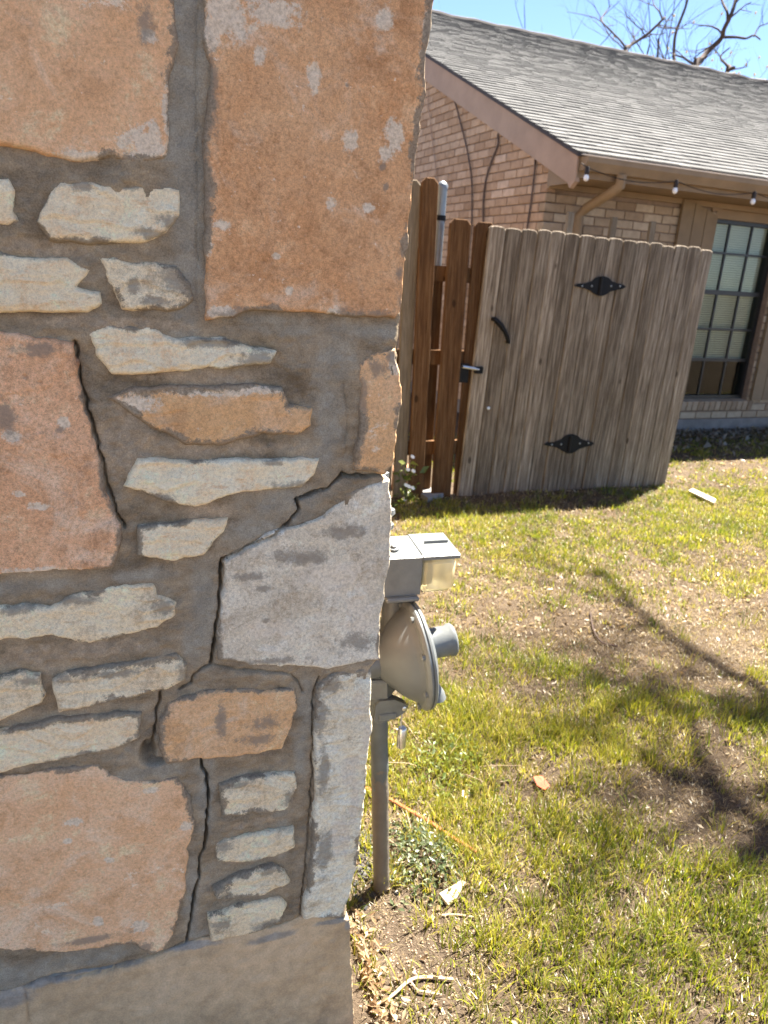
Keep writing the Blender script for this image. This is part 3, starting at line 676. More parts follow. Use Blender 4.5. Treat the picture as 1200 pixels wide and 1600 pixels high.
# eaves: fascia, soffit, frieze, gutter, drip edge
MB().box(-.03, LEN, -OH+.0, -OH+.022, EZ-.17, EZ-.022).build('fascia', M['trim'], brick_house)
MB().box(.0, LEN, -OH+.024, -.002, EZ-.165, EZ-.15).build('soffit', M['trim'], brick_house)
MB().box(-.005, .02, -OH+.023, -.001, EZ-.2, EZ-.0).build('soffit_end', M['trim'], brick_house)
MB().box(.0, LEN, -.026, .008, EZ-.215, EZ-.168).build('frieze_board', M['trim'], brick_house)
gp_ = [(-.002, -.01), (-.10, -.012), (-.098, -.05), (-.075, -.085), (-.06, -.11), (-.004, -.11)]
gut = MB().prism(gp_, lambda p: (-.02, -OH+p[0], EZ+p[1]-.012), lambda p: (LEN, -OH+p[0], EZ+p[1]-.012)).build('gutter', M['trim'], brick_house)
MB().box(-.035, LEN, -OH-.055, -OH-.002, EZ-.013, EZ-.006).build('drip_edge', M['drip'], brick_house)
# downspout with two elbows
d0 = fl(972, 268, -OH-.05); d1 = fl(962, 288, -.30); d2 = fl(906, 328, -.06)
dsx = d2[0]; pts = [(d0[0], -OH-.05, EZ-.12), (d0[0], -OH-.05, EZ-.2), (d0[0]-.02, -OH+.03, EZ-.25), (dsx+.03, -.12, d2[2]+.02), (dsx, -.06, d2[2]-.05), (dsx, -.06, .15), (dsx-.01, -.13, .06)]
MB().tube(pts, .042, 10).build('downspout', M['trim'], brick_house, True)
# rake boards and roof
for sgn in (0, 1):
    yy = lambda q: q if sgn == 0 else 2*(RUN-OH)-q
    pr = [(-OH, EZ-.02), (RUN-OH, RZ-.02), (RUN-OH, RZ-.24), (-OH+.10, EZ-.2), (-OH+.06, EZ-.245), (-OH, EZ-.20)]
    MB().prism(pr, lambda p: (-.045, yy(p[0]), p[1]), lambda p: (-.006, yy(p[0]), p[1])).build('rake_board', M['rake'], brick_house)
rf = MB()
sl_ = math.hypot(1, PIT)
for s in (0, 1):
    yy = lambda q: q if s == 0 else 2*(RUN-OH)-q
    rf.prism([(-OH-.03, EZ-.022), (-OH-.03, EZ-.001), (RUN-OH, RZ+.012), (RUN-OH, RZ-.010)], lambda p: (-.07, yy(p[0]), p[1]), lambda p: (LEN, yy(p[0]), p[1]))
roof = rf.build('roof', M['darkbr'], brick_house)
t = NT('shingle', .95, .1); c = t.coord(rnd=True)
col = t.ramp(t.attr('tint'), [(0, (.105, .103, .102)), (.5, (.128, .126, .124)), (1, (.15, .147, .145))])
col = t.mix(.6, col, t.ramp(t.noise(c, 9, 6, .7), [(.3, (.85, .84, .83)), (.7, (1.1, 1.1, 1.1))]), 'MULTIPLY')
col = t.mix(.5, col, t.ramp(t.noise(c, 240, 3, .7), [(.35, (.6, .6, .6)), (.65, (1.3, 1.3, 1.3))]), 'MULTIPLY')
M['shingle'] = t.out(col, t.noise(c, 240, 3), .6, .004)
EXP = .122; TH_ = .0135; up = np.array([0, 1/sl_, PIT/sl_]); nr = np.array([0, -PIT/sl_, 1/sl_])
def shingle_geo(wd, lift):
    # wedge, thick at its lower edge
    g = []
    for (x, q, h) in ((0,0,0),(wd,0,0),(wd,EXP*1.25,0),(0,EXP*1.25,0),(0,0,TH_+lift),(wd,0,TH_+lift),(wd,EXP*1.25,.002),(0,EXP*1.25,.002)):
        p = up*q+nr*h; g.append((x, p[1], p[2]))
    return g, [(0,3,2,1),(4,5,6,7),(0,1,5,4),(1,2,6,5),(2,3,7,6),(3,0,4,7)]
variants = []
for wd in (.15, .19, .24):
    for k in range(6):
        b = MB(); b.tint = (k+.5)/6; b.add(*shingle_geo(wd-.004, .003*(k % 2))); me = b.mesh('shingle'); me.materials.append(M['shingle']); variants.append((wd, k, me))
rest = MB(); sh = []; q = 0.0; row = 0; base = np.array([0, -OH-.035, EZ+.002])
while q < RUN*sl_-.02:
    x = -.08-random.random()*.2
    while x < LEN:
        wd, k, me = random.choice(variants); P = base+up*q+nr*.0; P = P.copy(); P[0] = max(x, -.075)
        wdd = wd if x >= -.075 else wd-(-.075-x)
        sh.append((P, wd, wdd, k, me)); x += wd
    q += EXP; row += 1
def key_sh(s):
    x, y = proj(HW(s[0])); v = 660 < x < 1205 and y > 0
    return (not v, np.linalg.norm(HW(s[0])-CAM))
sh.sort(key=key_sh)
for i, (P, wd, wdd, k, me) in enumerate(sh):
    if i < 300 and wdd == wd: link('shingle', me, None, roof, tuple(P), (0, random.uniform(-.004, .004), 0))
    elif wdd > .02:
        g, f = shingle_geo(wdd-.004, .003*(k % 2)); rest.tint = (k+.5)/6; rest.add([(P[0]+a, P[1]+b, P[2]+c_) for a, b, c_ in g], f)
rest.build('shingles', M['shingle'], roof)['kind'] = 'stuff'
MB().tube([(x, RUN-OH+.0, RZ+.012+.01*math.sin(x*9)+.006*math.sin(x*23)) for x in np.arange(-.08, LEN, .2)], .05, 8).build('ridge_cap', M['darkbr'], roof)

# string of bulbs under the eaves
sb = tag(empty('string_lights', HW((0, -OH, EZ-.2)), HA), 'black string of white bulbs hung under the gutter', 'string lights')
M['cable'] = plain('black_cable', (.03, .022, .018), .2, 10, .6); M['bulb'] = plain('milky_bulb', (.8, .8, .82), .03, 5, .25, spec=.5)
bp = [fl(p[0], p[1], -OH-.115)-np.array([0, -OH, EZ-.2]) for p in ((918, 262), (1057, 283), (1179, 301), (1310, 322))]
cp = []
for a, b in zip(bp[:-1], bp[1:]):
    for q in np.linspace(0, 1, 9)[:-1]: cp.append(a+(b-a)*q+np.array([0, 0, -.05*math.sin(q*math.pi)]))
cp.append(bp[-1]); sx = bp[0]+np.array([-.05, .02, .03]); MB().tube([sx]+cp, .0035, 6).build('cord', M['cable'], sb)
for a in bp[:3]:
    MB().lathe(a, (0, 0, -1), [(-.01, .012), (0, .017), (.045, .018), (.05, .014)], 12).build('bulb_socket', M['cable'], sb, True)
    MB().lathe(a+np.array([0, 0, -.046]), (0, 0, -1), [(0, .012), (.012, .018), (.028, .022), (.042, .018), (.05, .008), (.052, .001)], 12).build('bulb', M['bulb'], sb, True)
# cables on the gable
M['wallcable'] = plain('brown_cable', (.10, .07, .055), .2, 10, .7)
def wall_cable(pp, rad, label):
    P = [HW(gl(x, y, -.018)) for x, y in pp]
    z0 = P[-1].copy(); z0[2] = max(.3, z0[2]-.9); P.append(z0)
    c = P[0]; e = empty('wall_cable', tuple(c)); tag(e, label, 'cable')
    MB().tube([p-c for p in P], rad, 6).build('cable_run', M['wallcable'] if rad > .007 else M['rake'], e, True); return e
def smooth(pp, n=5):
    o = []; p = [pp[0]]+list(pp)+[pp[-1]]
    for i in range(1, len(p)-2):
        for k in range(n):
            q = k/n; a, b, c, d = map(np.array, (p[i-1], p[i], p[i+1], p[i+2]))
            o.append(tuple(.5*((2*b)+(-a+c)*q+(2*a-5*b+4*c-d)*q*q+(-a+3*b-3*c+d)*q**3)))
    o.append(tuple(pp[-1])); return o
wall_cable(smooth([(703, 138), (711, 160), (719, 190), (731, 240), (737, 285), (737, 340), (735, 372)]), .0075, 'single dark cable curving down the gable beside the rake board')
wall_cable(smooth([(790, 208), (781, 205), (778, 212), (778, 226), (768, 252), (759, 282), (755, 320), (756, 372)]), .009, 'looped cable hanging from the rake board to behind the brown pickets')
wall_cable(smooth([(822, 226), (830, 240), (836, 246), (834, 280), (829, 320), (822, 365)]), .008, 'straight cable running down next to the brick corner')
wall_cable(smooth([(668, 150), (672, 190), (678, 240), (682, 275)]), .005, 'thin faint cable on the gable above the galvanised post')

# ------------------------------------------------------------------ gate and fence
M['grey_wood'] = wood_mat('weathered_wood', [(.3, (.08, .062, .044)), (.48, (.185, .15, .113)), (.68, (.35, .30, .235))], (.075, .056, .038), .6)
M['brown_wood'] = wood_mat('stained_wood', [(.3, (.055, .026, .011)), (.5, (.098, .05, .022)), (.7, (.15, .086, .042))], (.045, .022, .011), .6)
M['old_wood'] = wood_mat('pale_wood', [(.3, (.16, .125, .085)), (.5, (.22, .18, .13)), (.7, (.29, .245, .185))], (.13, .1, .07), .3)
M['iron'] = plain('black_iron', (.006, .006, .007), .3, 20, .6, spec=.2, bump=.3)
M['steel'] = plain('bright_steel', (.62, .62, .62), .1, 20, .3, metal=.9)
M['galv'] = plain('galvanised_steel', (.22, .235, .24), .15, 14, .45, metal=.6)
def picket(wd, hgt, th, ear, rnd=False):
    e = ear
    if rnd: top = [(wd, hgt-e), (wd*.93, hgt-e*.4), (wd*.78, hgt-e*.08), (wd*.5, hgt), (wd*.22, hgt-e*.08), (wd*.07, hgt-e*.4), (0, hgt-e)]
    else: top = [(wd, hgt-e), (wd-e, hgt), (e, hgt), (0, hgt-e)]
    pts = [(0, 0), (wd, 0)]+top; b = .005; n = len(pts); cx = wd/2
    ins = [(p[0]+(b if p[0] < cx else -b), p[1]+(b if p[1] < hgt*.5 else -b)) for p in pts]
    m = MB(); v = [(p[0], 0, p[1]) for p in ins]+[(p[0], b, p[1]) for p in pts]+[(p[0], th, p[1]) for p in pts]
    f = [tuple(range(n)), tuple(range(2*n, 3*n))[::-1]]
    for k in (0, 1): f += [(k*n+i, (k+1)*n+i, (k+1)*n+(i+1) % n, k*n+(i+1) % n) for i in range(n)]
    return m.add(v, f)
G0 = gp(715, 775); G0[2] = 0.0; G1 = gp(1040, 758); GA = math.atan2(G1[1]-G0[1], G1[0]-G0[0]); GW = math.hypot(G1[0]-G0[0], G1[1]-G0[1])
gxv = np.array([math.cos(GA), math.sin(GA), 0]); gyv = np.array([-math.sin(GA), math.cos(GA), 0])
gate = tag(empty('wooden_gate', G0, GA), 'weathered grey picket gate with black diamond hinges standing on the lawn', 'gate')
def GLp(px, py, y=0.0): d = onplane(px, py, G0+gyv*y, gyv)-G0; return np.array([d.dot(gxv), y, d[2]])
NP = 16; LEAN = R(1.5); x = 0.0; ws = [random.uniform(.9, 1.1) for _ in range(NP)]; sw = sum(ws)
for i in range(NP):
    wd = GW*ws[i]/sw; q = (x+wd/2)/GW; hg = GLp(765, 350)[2]*(1-q)+GLp(1120, 390)[2]*q+.025+random.uniform(-.008, .008)
    picket(wd-.003, hg, .018, .016, True).build('picket', M['grey_wood'], gate, False, (x, random.uniform(-.004, .004), -.025), (0, LEAN+random.uniform(-.002, .002), 0)); x += wd
for zz in (.35, 1.32): MB().box(.05, GW-.02, .024, .06, zz, zz+.085).build('rail', M['old_wood'], gate)
HINGE = [(165,465),(230,430),(330,430),(450,390),(500,345),(560,320),(640,315),(710,345),(760,395),(850,430),(930,445),(975,480),(920,515),(840,525),(720,560),(680,590),(620,620),(540,620),(470,580),(430,550),(350,510),(250,490)]
def hinge(ox, oy, sc, sk):
    pts = [GLp(ox+p[0]*sc, oy+(p[1]+(p[0]-570)*sk)*sc, -.008) for p in HINGE]
    pl = [(p[0], p[2]) for p in pts][::-1]
    h = MB().prism(pl, lambda p: (p[0], -.013, p[1]), lambda p: (p[0], -.006, p[1])).build('hinge', M['iron'], gate)
    c = GLp(ox+570*sc, oy+465*sc, -.008); MB().tube([(c[0], -.017, c[2]-.055), (c[0]+.002, -.017, c[2]+.055)], .010, 10).build('pin', M['iron'], h)
    for sx in (290, 440, 740, 880):
        p = GLp(ox+sx*sc, oy+(468+(sx-570)*sk)*sc, -.008); MB().lathe((p[0], -.0125, p[2]), (0, -1, 0), [(0, .007), (.003, .007), (.005, .003)], 8).build('screw', M['galv'], h)
hinge(880, 400, .1, .0); hinge(833.5, 648, .097, -.045)
a, b = GLp(773, 499, -.03), GLp(795, 535, -.03); mid = (a+b)/2; mid[1] = -.045; mid[0] += .012
MB().tube([a+np.array([0, .03, 0]), a, (a+mid)/2+np.array([.003, -.004, .004]), mid, (b+mid)/2+np.array([.004, 0, 0]), b, b+np.array([0, .03, 0])], [.012, .016, .017, .014, .013, .011, .008], 8).build('handle', M['iron'], gate, True)
p = GLp(738, 576, -.02)
la = MB().box(p[0]-.075, p[0]-.02, -.012, -.001, p[2]-.09, p[2]+.03).build('latch', M['iron'], gate)
MB().tube([(p[0]-.07, -.022, p[2]+.012), (p[0]+.045, -.022, p[2]-.004)], .010, 8).build('bolt', M['steel'], la)
MB().bbox(p[0]+.02, p[0]+.075, -.03, -.001, p[2]-.03, p[2]+.012, .004).build('keeper', M['iron'], la)
p = GLp(763, 638, -.004); MB().lathe(p, (0, -1, 0), [(0, .011), (.004, .011), (.007, .004)], 8).build('screw', M['steel'], gate)
# fence
fence = tag(empty('picket_fence', G0, GA), 'brown stained picket fence with gaps beside the grey gate', 'fence')
FENCE = [  # px left, right at a row, row, top px (x,y), depth, material, top style
 (596, 622, 520, (630, 300), .02, 'old_wood', -1.2), (626, 647, 520, (650, 281), .025, 'old_wood', -1.2), (649, 674, 520, (670, 277), -.005, 'brown_wood', -1.7),
 (675, 692, 459, (690, 421), .085, 'brown_wood', -1.2), (692, 724, 520, (718, 342), -.02, 'brown_wood', -.9), (729, 760, 520, (757, 347), .03, 'brown_wood', -.9)]
for (l, r2, row, tp, dy, mt, ln_) in FENCE:
    a = GLp(l, row, dy); b = GLp(r2, row, dy); tz = GLp(*tp, dy)[2]; lean = R(ln_)
    x0 = a[0]-math.tan(lean)*a[2]
    picket(b[0]-a[0], tz, .018, .028).build('picket', M[mt], fence, False, (x0, dy, .0), (0, lean, 0))
a = GLp(660, 500, .06)[0]
for zz, hh in ((.28, .09), (.86, .09), (1.36, .09)): MB().box(a-1.2, GLp(740, 500)[0]+.02, .044, .080, zz, zz+hh).build('rail', M['brown_wood'], fence)
for i in range(9): picket(.13, 1.95, .018, .028).build('picket', M['old_wood'], fence, False, (GLp(590, 520, .02)[0]-.16*(i+1), .02, 0))
pa = GLp(694, 288, .15); pr_ = .031
po = MB().tube([(pa[0]-.01, .15, -.2), (pa[0]-.01, .15, pa[2]-.02)], pr_, 14).build('metal_post', M['galv'], fence, True)
MB().lathe((pa[0]-.01, .15, pa[2]-.025), (0, 0, 1), [(0, pr_+.003), (.018, pr_+.003), (.03, .026), (.04, .015), (.044, .002)], 14).build('post_cap', M['galv'], po, True)
pz = GLp(690, 345, .14)[2]; MB().lathe((pa[0]-.01, .15, pz), (0, 0, 1), [(0, pr_+.005), (.03, pr_+.005)], 14).build('post_band', M['iron'], po, True)
# three stakes between gate and house
for i, (px, py) in enumerate(((889, 331), (957, 339), (1018, 346))):
    lab_ = ('pale wooden stake beside the downspout behind the gate', 'pale wooden stake midway between the downspout stake and the shutter stake', 'pale wooden stake behind the gate on the side of the plank shutter')[i]
    q = fl(px, py, -.35); P = HW((q[0], -.35, 0)); s = tag(empty('wooden_stake', P, HA), lab_, 'stake', 'stakes behind the gate')
    picket(.062, q[2], .03, .006).build('shaft', M['old_wood'], s)
# ------------------------------------------------------------------ gas meter on the side of the stone house
PB = gp(596, 1384); YM = PB[1]
gas = tag(empty('gas_meter', PB), 'grey gas meter set on a painted riser pipe beside the stone corner', 'gas meter')
def mp(px, py, y=0.0): return onplane(px, py, (0, YM+y, 0), np.array([0, 1.0, 0]))-PB
def pipe_paint():
    t = NT('grey_pipe_paint', .5, .4); c = t.coord()
    n = t.noise(c, 60, 5, .65); col = t.ramp(t.noise(c, 14, 5), [(.3, (.075, .082, .082)), (.7, (.14, .15, .15))])
    z = t.mr(t.n('ShaderNodeSeparateXYZ', {0: c}).outputs[2], .18, .42, .5, -.25)
    return t.out(t.mix(t.mr(t.mth('ADD', n, z), .56, .68, 0, .7), col, t.mix(n, (.13, .09, .06), (.22, .17, .125))), t.noise(c, 90, 5), .5, .003)
M['pipe'] = pipe_paint()
M['gpaint'] = plain('grey_meter_paint', (.135, .145, .147), .14, 30, .38, spec=.5, bump=.12, bsc=120)
M['gcast'] = plain('grey_cast_paint', (.13, .138, .138), .18, 40, .45, spec=.45, bump=.25, bsc=150)
M['regmetal'] = plain('satin_regulator_cover', (.115, .125, .132), .12, 12, .45, metal=.1, spec=.4)
def yellowed():
    t = NT('yellowed_plastic', .22, .5); c = t.coord()
    t.b.inputs['Transmission Weight'].default_value = .55; t.b.inputs['IOR'].default_value = 1.3
    t.b.inputs['Roughness'].default_value = .35
    return t.out(t.ramp(t.noise(c, 18, 4), [(.3, (.78, .66, .36)), (.7, (.9, .82, .58))]))
M['yellowed'] = yellowed()
TP = mp(592, 1118); LV = Vector(TP).normalized()      # the riser leans a little towards the wall
rp = MB(); LT = Vector(TP).length
rp.tube([-LV*.15]+[LV*(LT*k/40)+Vector((.0003*math.sin(k*.9), .0003*math.cos(k*.7), 0)) for k in range(41)], [.018]+[.018+.0003*math.sin(k*.9)+.0007*random.random() for k in range(41)], 18)
rp.build('riser_pipe', M['pipe'], gas, True)
# shut-off valve with its locking wing and tag
vb = LV*(LT-.004); zv = vb.z+.03; vx = vb.x; vy = vb.y
va = MB().lathe(vb, LV, [(0, .022), (.004, .0275), (.03, .0285), (.038, .024), (.046, .024), (.052, .028), (.062, .028)], 20).build('valve', M['gcast'], gas, True)
MB().prism([(vx-.02, -.016), (vx+.03, -.012), (vx+.046, 0), (vx+.05, .01), (vx+.043, .017), (vx+.02, .03), (vx-.012, .03), (vx-.02, .02)], lambda p: (p[0], vy-.034, zv+p[1]), lambda p: (p[0], vy-.012, zv+p[1])).build('locking_wing', M['gcast'], va)
MB().lathe((vx+.041, vy-.034, zv+.008), (0, -1, 0), [(0, .005), (.003, .005), (.004, .002)], 10).build('rivet', M['steel'], va)
MB().bbox(vx-.012, vx+.024, vy-.038, vy-.03, zv-.014, zv+.0, .002).build('lock_plate', M['gpaint'], va)
MB().tube([(vx+.039, vy-.03, zv+.002), (vx+.037, vy-.034, zv-.022), (vx+.038, vy-.036, zv-.04)], .0022, 6).build('seal_wire', M['steel'], va)
MB().lathe((vx+.040, vy-.037, zv-.082), (0, 0, 1), [(0, .0085), (.002, .0095), (.044, .0095), (.046, .008)], 14).build('barrel_lock', M['steel'], va, True)
# hexagon union and threaded neck
ub = vb+LV*.06
un = MB().lathe(ub, LV, [(0, .030), (.004, .034), (.04, .034), (.044, .030)], 6).build('union_nut', M['gcast'], gas)
MB().lathe(ub+LV*.044, LV, [(0, .022), (.006, .027), (.01, .023), (.014, .026), (.018, .023), (.022, .026), (.026, .023), (.03, .022)], 18).build('threaded_neck', M['gpaint'], un, True)
nt_ = ub+LV*.07; ztop = mp(614, 800)[2]
MB().tube([nt_, nt_+Vector((-.012, .01, .03)), nt_+Vector((-.035, .02, .06)), nt_+Vector((-.045, .03, .12)), Vector((-.07, .05, ztop-.04))], .017, 14).build('upper_pipe', M['gpaint'], gas, True)
q = mp(610, 812, .05); MB().lathe((q[0]-.012, .05, q[2]-.02), (.1, 0, 1), [(0, .012), (.006, .018), (.014, .018), (.019, .012), (.03, .012), (.036, .017), (.044, .015)], 18).build('pipe_collar', M['gcast'], gas, True)
# regulator: a wide diaphragm case facing sideways, bolted flange, spring cap and vent
rc = Vector(mp(650, 1022, -.01)); ax = Vector((.985, -.02, .13)).normalized(); RR = .113
rg = MB().lathe(rc, ax, [(-.012, RR-.012), (-.009, RR-.004), (-.004, RR), (-.001, RR), (.0, RR-.003), (.002, RR-.003), (.003, RR), (.007, RR), (.010, RR-.004), (.016, .088), (.022, .074), (.026, .05), (.027, .02)], 48).build('regulator', M['gpaint'], gas, True)
MB().lathe(rc-ax*.0125, -ax, [(-.003, RR-.010), (.0, RR-.013), (.003, RR-.019), (.012, RR-.024), (.03, .075), (.048, .056), (.062, .04), (.07, .03), (.12, .03)], 48).build('diaphragm_cover', M['regmetal'], rg, True)
o1 = ax.orthogonal().normalized(); o2 = ax.cross(o1)
for k in range(8):
    t_ = 2*math.pi*(k+.4)/8; d = (o1*math.cos(t_)+o2*math.sin(t_))*(RR-.0105)
    MB().lathe(rc+d-ax*.0105, -ax, [(-.004, .006), (.0, .0062), (.005, .0062), (.0065, .004)], 6).build('bolt', M['gcast'], rg)
    MB().lathe(rc+d*1.0+ax*.006, ax, [(-.004, .006), (.005, .0058), (.006, .004)], 6).build('bolt', M['gcast'], rg)
sc_ = rc+ax*.02+Vector((0, 0, .017))
cap = MB().lathe(sc_, ax, [(0, .032), (.045, .031), (.05, .034), (.056, .034), (.06, .030), (.062, .02)], 28).build('spring_cap', M['gpaint'], rg, True)
vt = rc+ax*.016+Vector((.002, -.012, -.072))
MB().tube([vt, vt+Vector((.018, -.004, .002)), vt+Vector((.026, -.006, -.014)), vt+Vector((.027, -.006, -.026))], [.014, .015, .017, .021], 14).build('vent_elbow', M['gpaint'], rg, True)
MB().tube([rc-ax*.1, rc-ax*.125, nt_+Vector((-.03, .02, .06))], .018, 14).build('regulator_inlet', M['gpaint'], gas, True)
# meter body and index head with its yellowed cover
hb = mp(606, 918, .03); he = mp(704, 918, .03); hz0 = hb[2]; hz1 = hz0+.084; x0, x1 = hb[0]-.02, he[0]
xm = x0+(x1-x0)*.5; ya, yb = .0, .105
def wedge(xa, xb, za, zb, y0, y1, sl, b=.006):
    # box whose top slopes down to the front, with chamfered long edges
    pr = [(y0, za), (y0, zb-sl), (y0+b, zb-sl+b*.4), (y1-b*2, zb), (y1, zb-b), (y1, za)]
    return MB().prism(pr, lambda p: (xa, p[0], p[1]), lambda p: (xb, p[0], p[1]))
ih = wedge(x0, xm, hz0-.006, hz1+.001, ya, yb, .012).build('index_head', M['gpaint'], gas)
wedge(xm+.0005, x1, hz1-.016, hz1+.003, ya-.003, yb+.002, .012).build('index_lid', M['gpaint'], ih)
MB().bbox(xm+.02, x1-.006, ya+.05, ya+.053, hz1-.003, hz1+.0045, .001).build('lid_rib', M['gcast'], ih)
tb = MB().bbox(xm+.001, x1-.003, ya, yb-.01, hz0-.006, hz1-.0165, .010).build('index_cover', M['yellowed'], ih, True)
MB().bbox(xm+.004, xm+.03, ya+.02, yb-.03, hz0+.008, hz0+.055, .002).build('counter_block', M['gcast'], ih)
MB().lathe((x0+.028, ya+.035, hz1-.004), (0, -.15, 1), [(0, .011), (.004, .011), (.005, .006), (.009, .006), (.010, .004)], 10).build('screw', M['gcast'], ih, True)
MB().bbox(x0+.005, xm-.004, ya-.012, ya+.06, hz0-.016, hz0-.0065, .003).build('bracket', M['gpaint'], ih)
MB().tube([(x0+.045, ya+.06, hz0-.01), (x0+.045, ya+.06, hz0-.09), (x0+.03, ya+.05, hz0-.13)], .024, 14).build('outlet_pipe', M['gcast'], gas, True)
mb_ = MB(); mb_.bbox(-.115, x0+.03, .10, .33, hz0-.16, hz1+.05, .02); mb_.build('meter_body', M['gpaint'], gas)
MB().lathe((-.03, .14, ztop+.01), (0, 0, 1), [(0, .03), (.03, .03), (.035, .02)], 6).build('body_nut', M['gcast'], gas)

# ------------------------------------------------------------------ lawn
M_g = NT('grass_blade', .6, .2)
_d = M_g.n('ShaderNodeBsdfDiffuse', {0: M_g.attr('col', 'Color')}); _t = M_g.n('ShaderNodeBsdfTranslucent', {0: M_g.mix(.5, M_g.attr('col', 'Color'), (1.25, 1.2, .6), 'MULTIPLY')})
_gl = M_g.n('ShaderNodeBsdfGlossy', {0: (.7, .7, .65), 'Roughness': .4}); _m = M_g.n('ShaderNodeMixShader', {0: .48, 1: _d.outputs[0], 2: _t.outputs[0]})
_m2 = M_g.n('ShaderNodeMixShader', {0: .05, 1: _m.outputs[0], 2: _gl.outputs[0]}); M_g.t.links.new(_m2.outputs[0], M_g.t.nodes['Material Output'].inputs[0])
GRASS = M_g.m
def blob_g(lst):
    L = []
    for (px, py, rx, ry) in lst:
        c = gp(px, py); a = gp(px+rx, py); b = gp(px, py+ry); L.append((c[0], c[1], np.hypot(*(a-c)[:2]), np.hypot(*(b-c)[:2])))
    def f(x, y):
        r = np.zeros(len(x)); ca, sa = math.cos(YAW), math.sin(YAW)
        for (cx, cy, rx, ry) in L:
            dx = (x-cx)*ca-(y-cy)*sa; dy = (x-cx)*sa+(y-cy)*ca; r = np.maximum(r, np.exp(-((dx/rx)**2+(dy/ry)**2)))
        return r
    return f
bare = blob_g([(640,1500,95,110),(640,1590,90,60),(620,1420,60,40),(650,1440,70,60),(640,1530,60,80),(600,1600,60,60),(700,1440,40,40),(690,1370,40,30),(850,1085,70,35),(880,1205,45,30),(770,950,70,40),(1130,1180,80,90),(1170,1290,60,50),(900,1000,110,28),(800,925,80,28),(1060,1030,100,30),(1040,1010,60,30),(1150,1010,60,40),(1180,1400,20,20),(680,1590,30,30),(620,1290,40,60),(1000,1240,60,25)])
lush = blob_g([(740,1110,70,50),(660,1200,60,60),(760,1340,60,45),(840,860,120,30),(1000,840,120,30),(760,1030,50,30),(900,1420,120,60),(1080,1480,120,80),(920,1540,120,70),(1140,800,80,30),(700,820,80,30),(930,1290,80,30),(880,1150,50,15),(1000,930,60,20),(1090,1370,80,30)])
wallclear = lambda x, y: (x > .34) | (y < .9)
def in_house(x, y):
    dx, dy = x-HC[0], y-HC[1]; return (dx*hx[0]+dy*hx[1] > -.05) & (dx*hy[0]+dy*hy[1] > -.03)
def blades(n, x0, x1, y0, y1, hgt, wid, tuft, lay_, colfn, dens, seed, segn=3):
    r = np.random.default_rng(seed)
    tx = r.uniform(x0, x1, n); ty = r.uniform(y0, y1, n)
    k = (r.random(n) < dens(tx, ty)) & wallclear(tx, ty) & ~in_house(tx, ty); tx, ty = tx[k], ty[k]
    cnt = r.integers(max(1, tuft//2), tuft+1, len(tx)); N = cnt.sum(); T = np.repeat(np.arange(len(tx)), cnt)
    hs = np.repeat(r.uniform(.55, 1.25, len(tx)), cnt); az = r.uniform(0, 2*np.pi, N); rad = r.random(N)**.7
    sp = .006+.02*rad if tuft > 1 else 0*rad
    bx = tx[T]+np.cos(az)*sp; by = ty[T]+np.sin(az)*sp
    k2 = wallclear(bx-.03, by)
    L = hgt*hs*r.uniform(.5, 1.15, N); ln = np.clip(lay_*(.35+.9*rad)+r.normal(0, .15, N), 0, 1.5)
    az2 = az+r.normal(0, .5, N); dx, dy = np.cos(az2), np.sin(az2); W = wid*r.uniform(.6, 1.2, N)
    ta = r.uniform(0, 2*np.pi, N); sx, sy = -dy*np.cos(ta*.15)*W, dx*np.cos(ta*.15)*W
    bz = gfull(bx, by)-.004; P = []; px, py, pz = bx, by, bz
    for i in range(segn+1):
        q = i/segn; wq = (1-q**1.6)
        if i < segn: P += [np.stack([px-sx*wq, py-sy*wq, pz], 1), np.stack([px+sx*wq, py+sy*wq, pz], 1)]
        else: P.append(np.stack([px, py, pz], 1))
        th = ln*(.45+.9*q); px = px+dx*np.sin(th)*L/segn; py = py+dy*np.sin(th)*L/segn; pz = pz+np.cos(th)*L/segn
        pz = np.maximum(pz, bz+.004+.004*r.random(N))
    V = np.stack(P, 1); nvv = 2*segn+1
    c = colfn(bx, by, r, T, len(tx)); C = np.repeat(c[:, None, :], nvv, 1)
    base = (np.arange(N)*nvv)[:, None]; F = []
    for i in range(segn-1):
        F += [base+np.array([[2*i, 2*i+1, 2*i+3]]), base+np.array([[2*i, 2*i+3, 2*i+2]])]
    F.append(base+np.array([[2*segn-2, 2*segn-1, 2*segn]]))
    return V.reshape(-1, 3), np.concatenate(F), C.reshape(-1, 3)
def pal(cols):
    cols = np.array(cols)
    def f(x, y, r, T, nt):
        pt = r.random(nt)[T]*.6+r.random(len(x))*.4; pt = np.clip(pt+.22*fbm(x*1.3, y*1.3, 3, 91), 0, .999)*(len(cols)-1)
        i = pt.astype(int); q = (pt-i)[:, None]; c = cols[i]*(1-q)+cols[np.minimum(i+1, len(cols)-1)]*q
        return c*r.uniform(.75, 1.25, (len(x), 1))
    return f
green = pal([(.045, .08, .010), (.10, .14, .012), (.21, .23, .018), (.33, .31, .028), (.44, .36, .11)])
straw = pal([(.09, .06, .032), (.19, .135, .07), (.31, .23, .125), (.44, .345, .20)])
def gd(lo, hi, sc, sd):
    def f(x, y):
        n = fbm(x*sc, y*sc, 4, sd)*.5+.5; return np.clip(lo+(hi-lo)*sstep(.25, .75, n)+.55*lush(x, y), 0, 1)*(1-.97*bare(x, y))
    return f
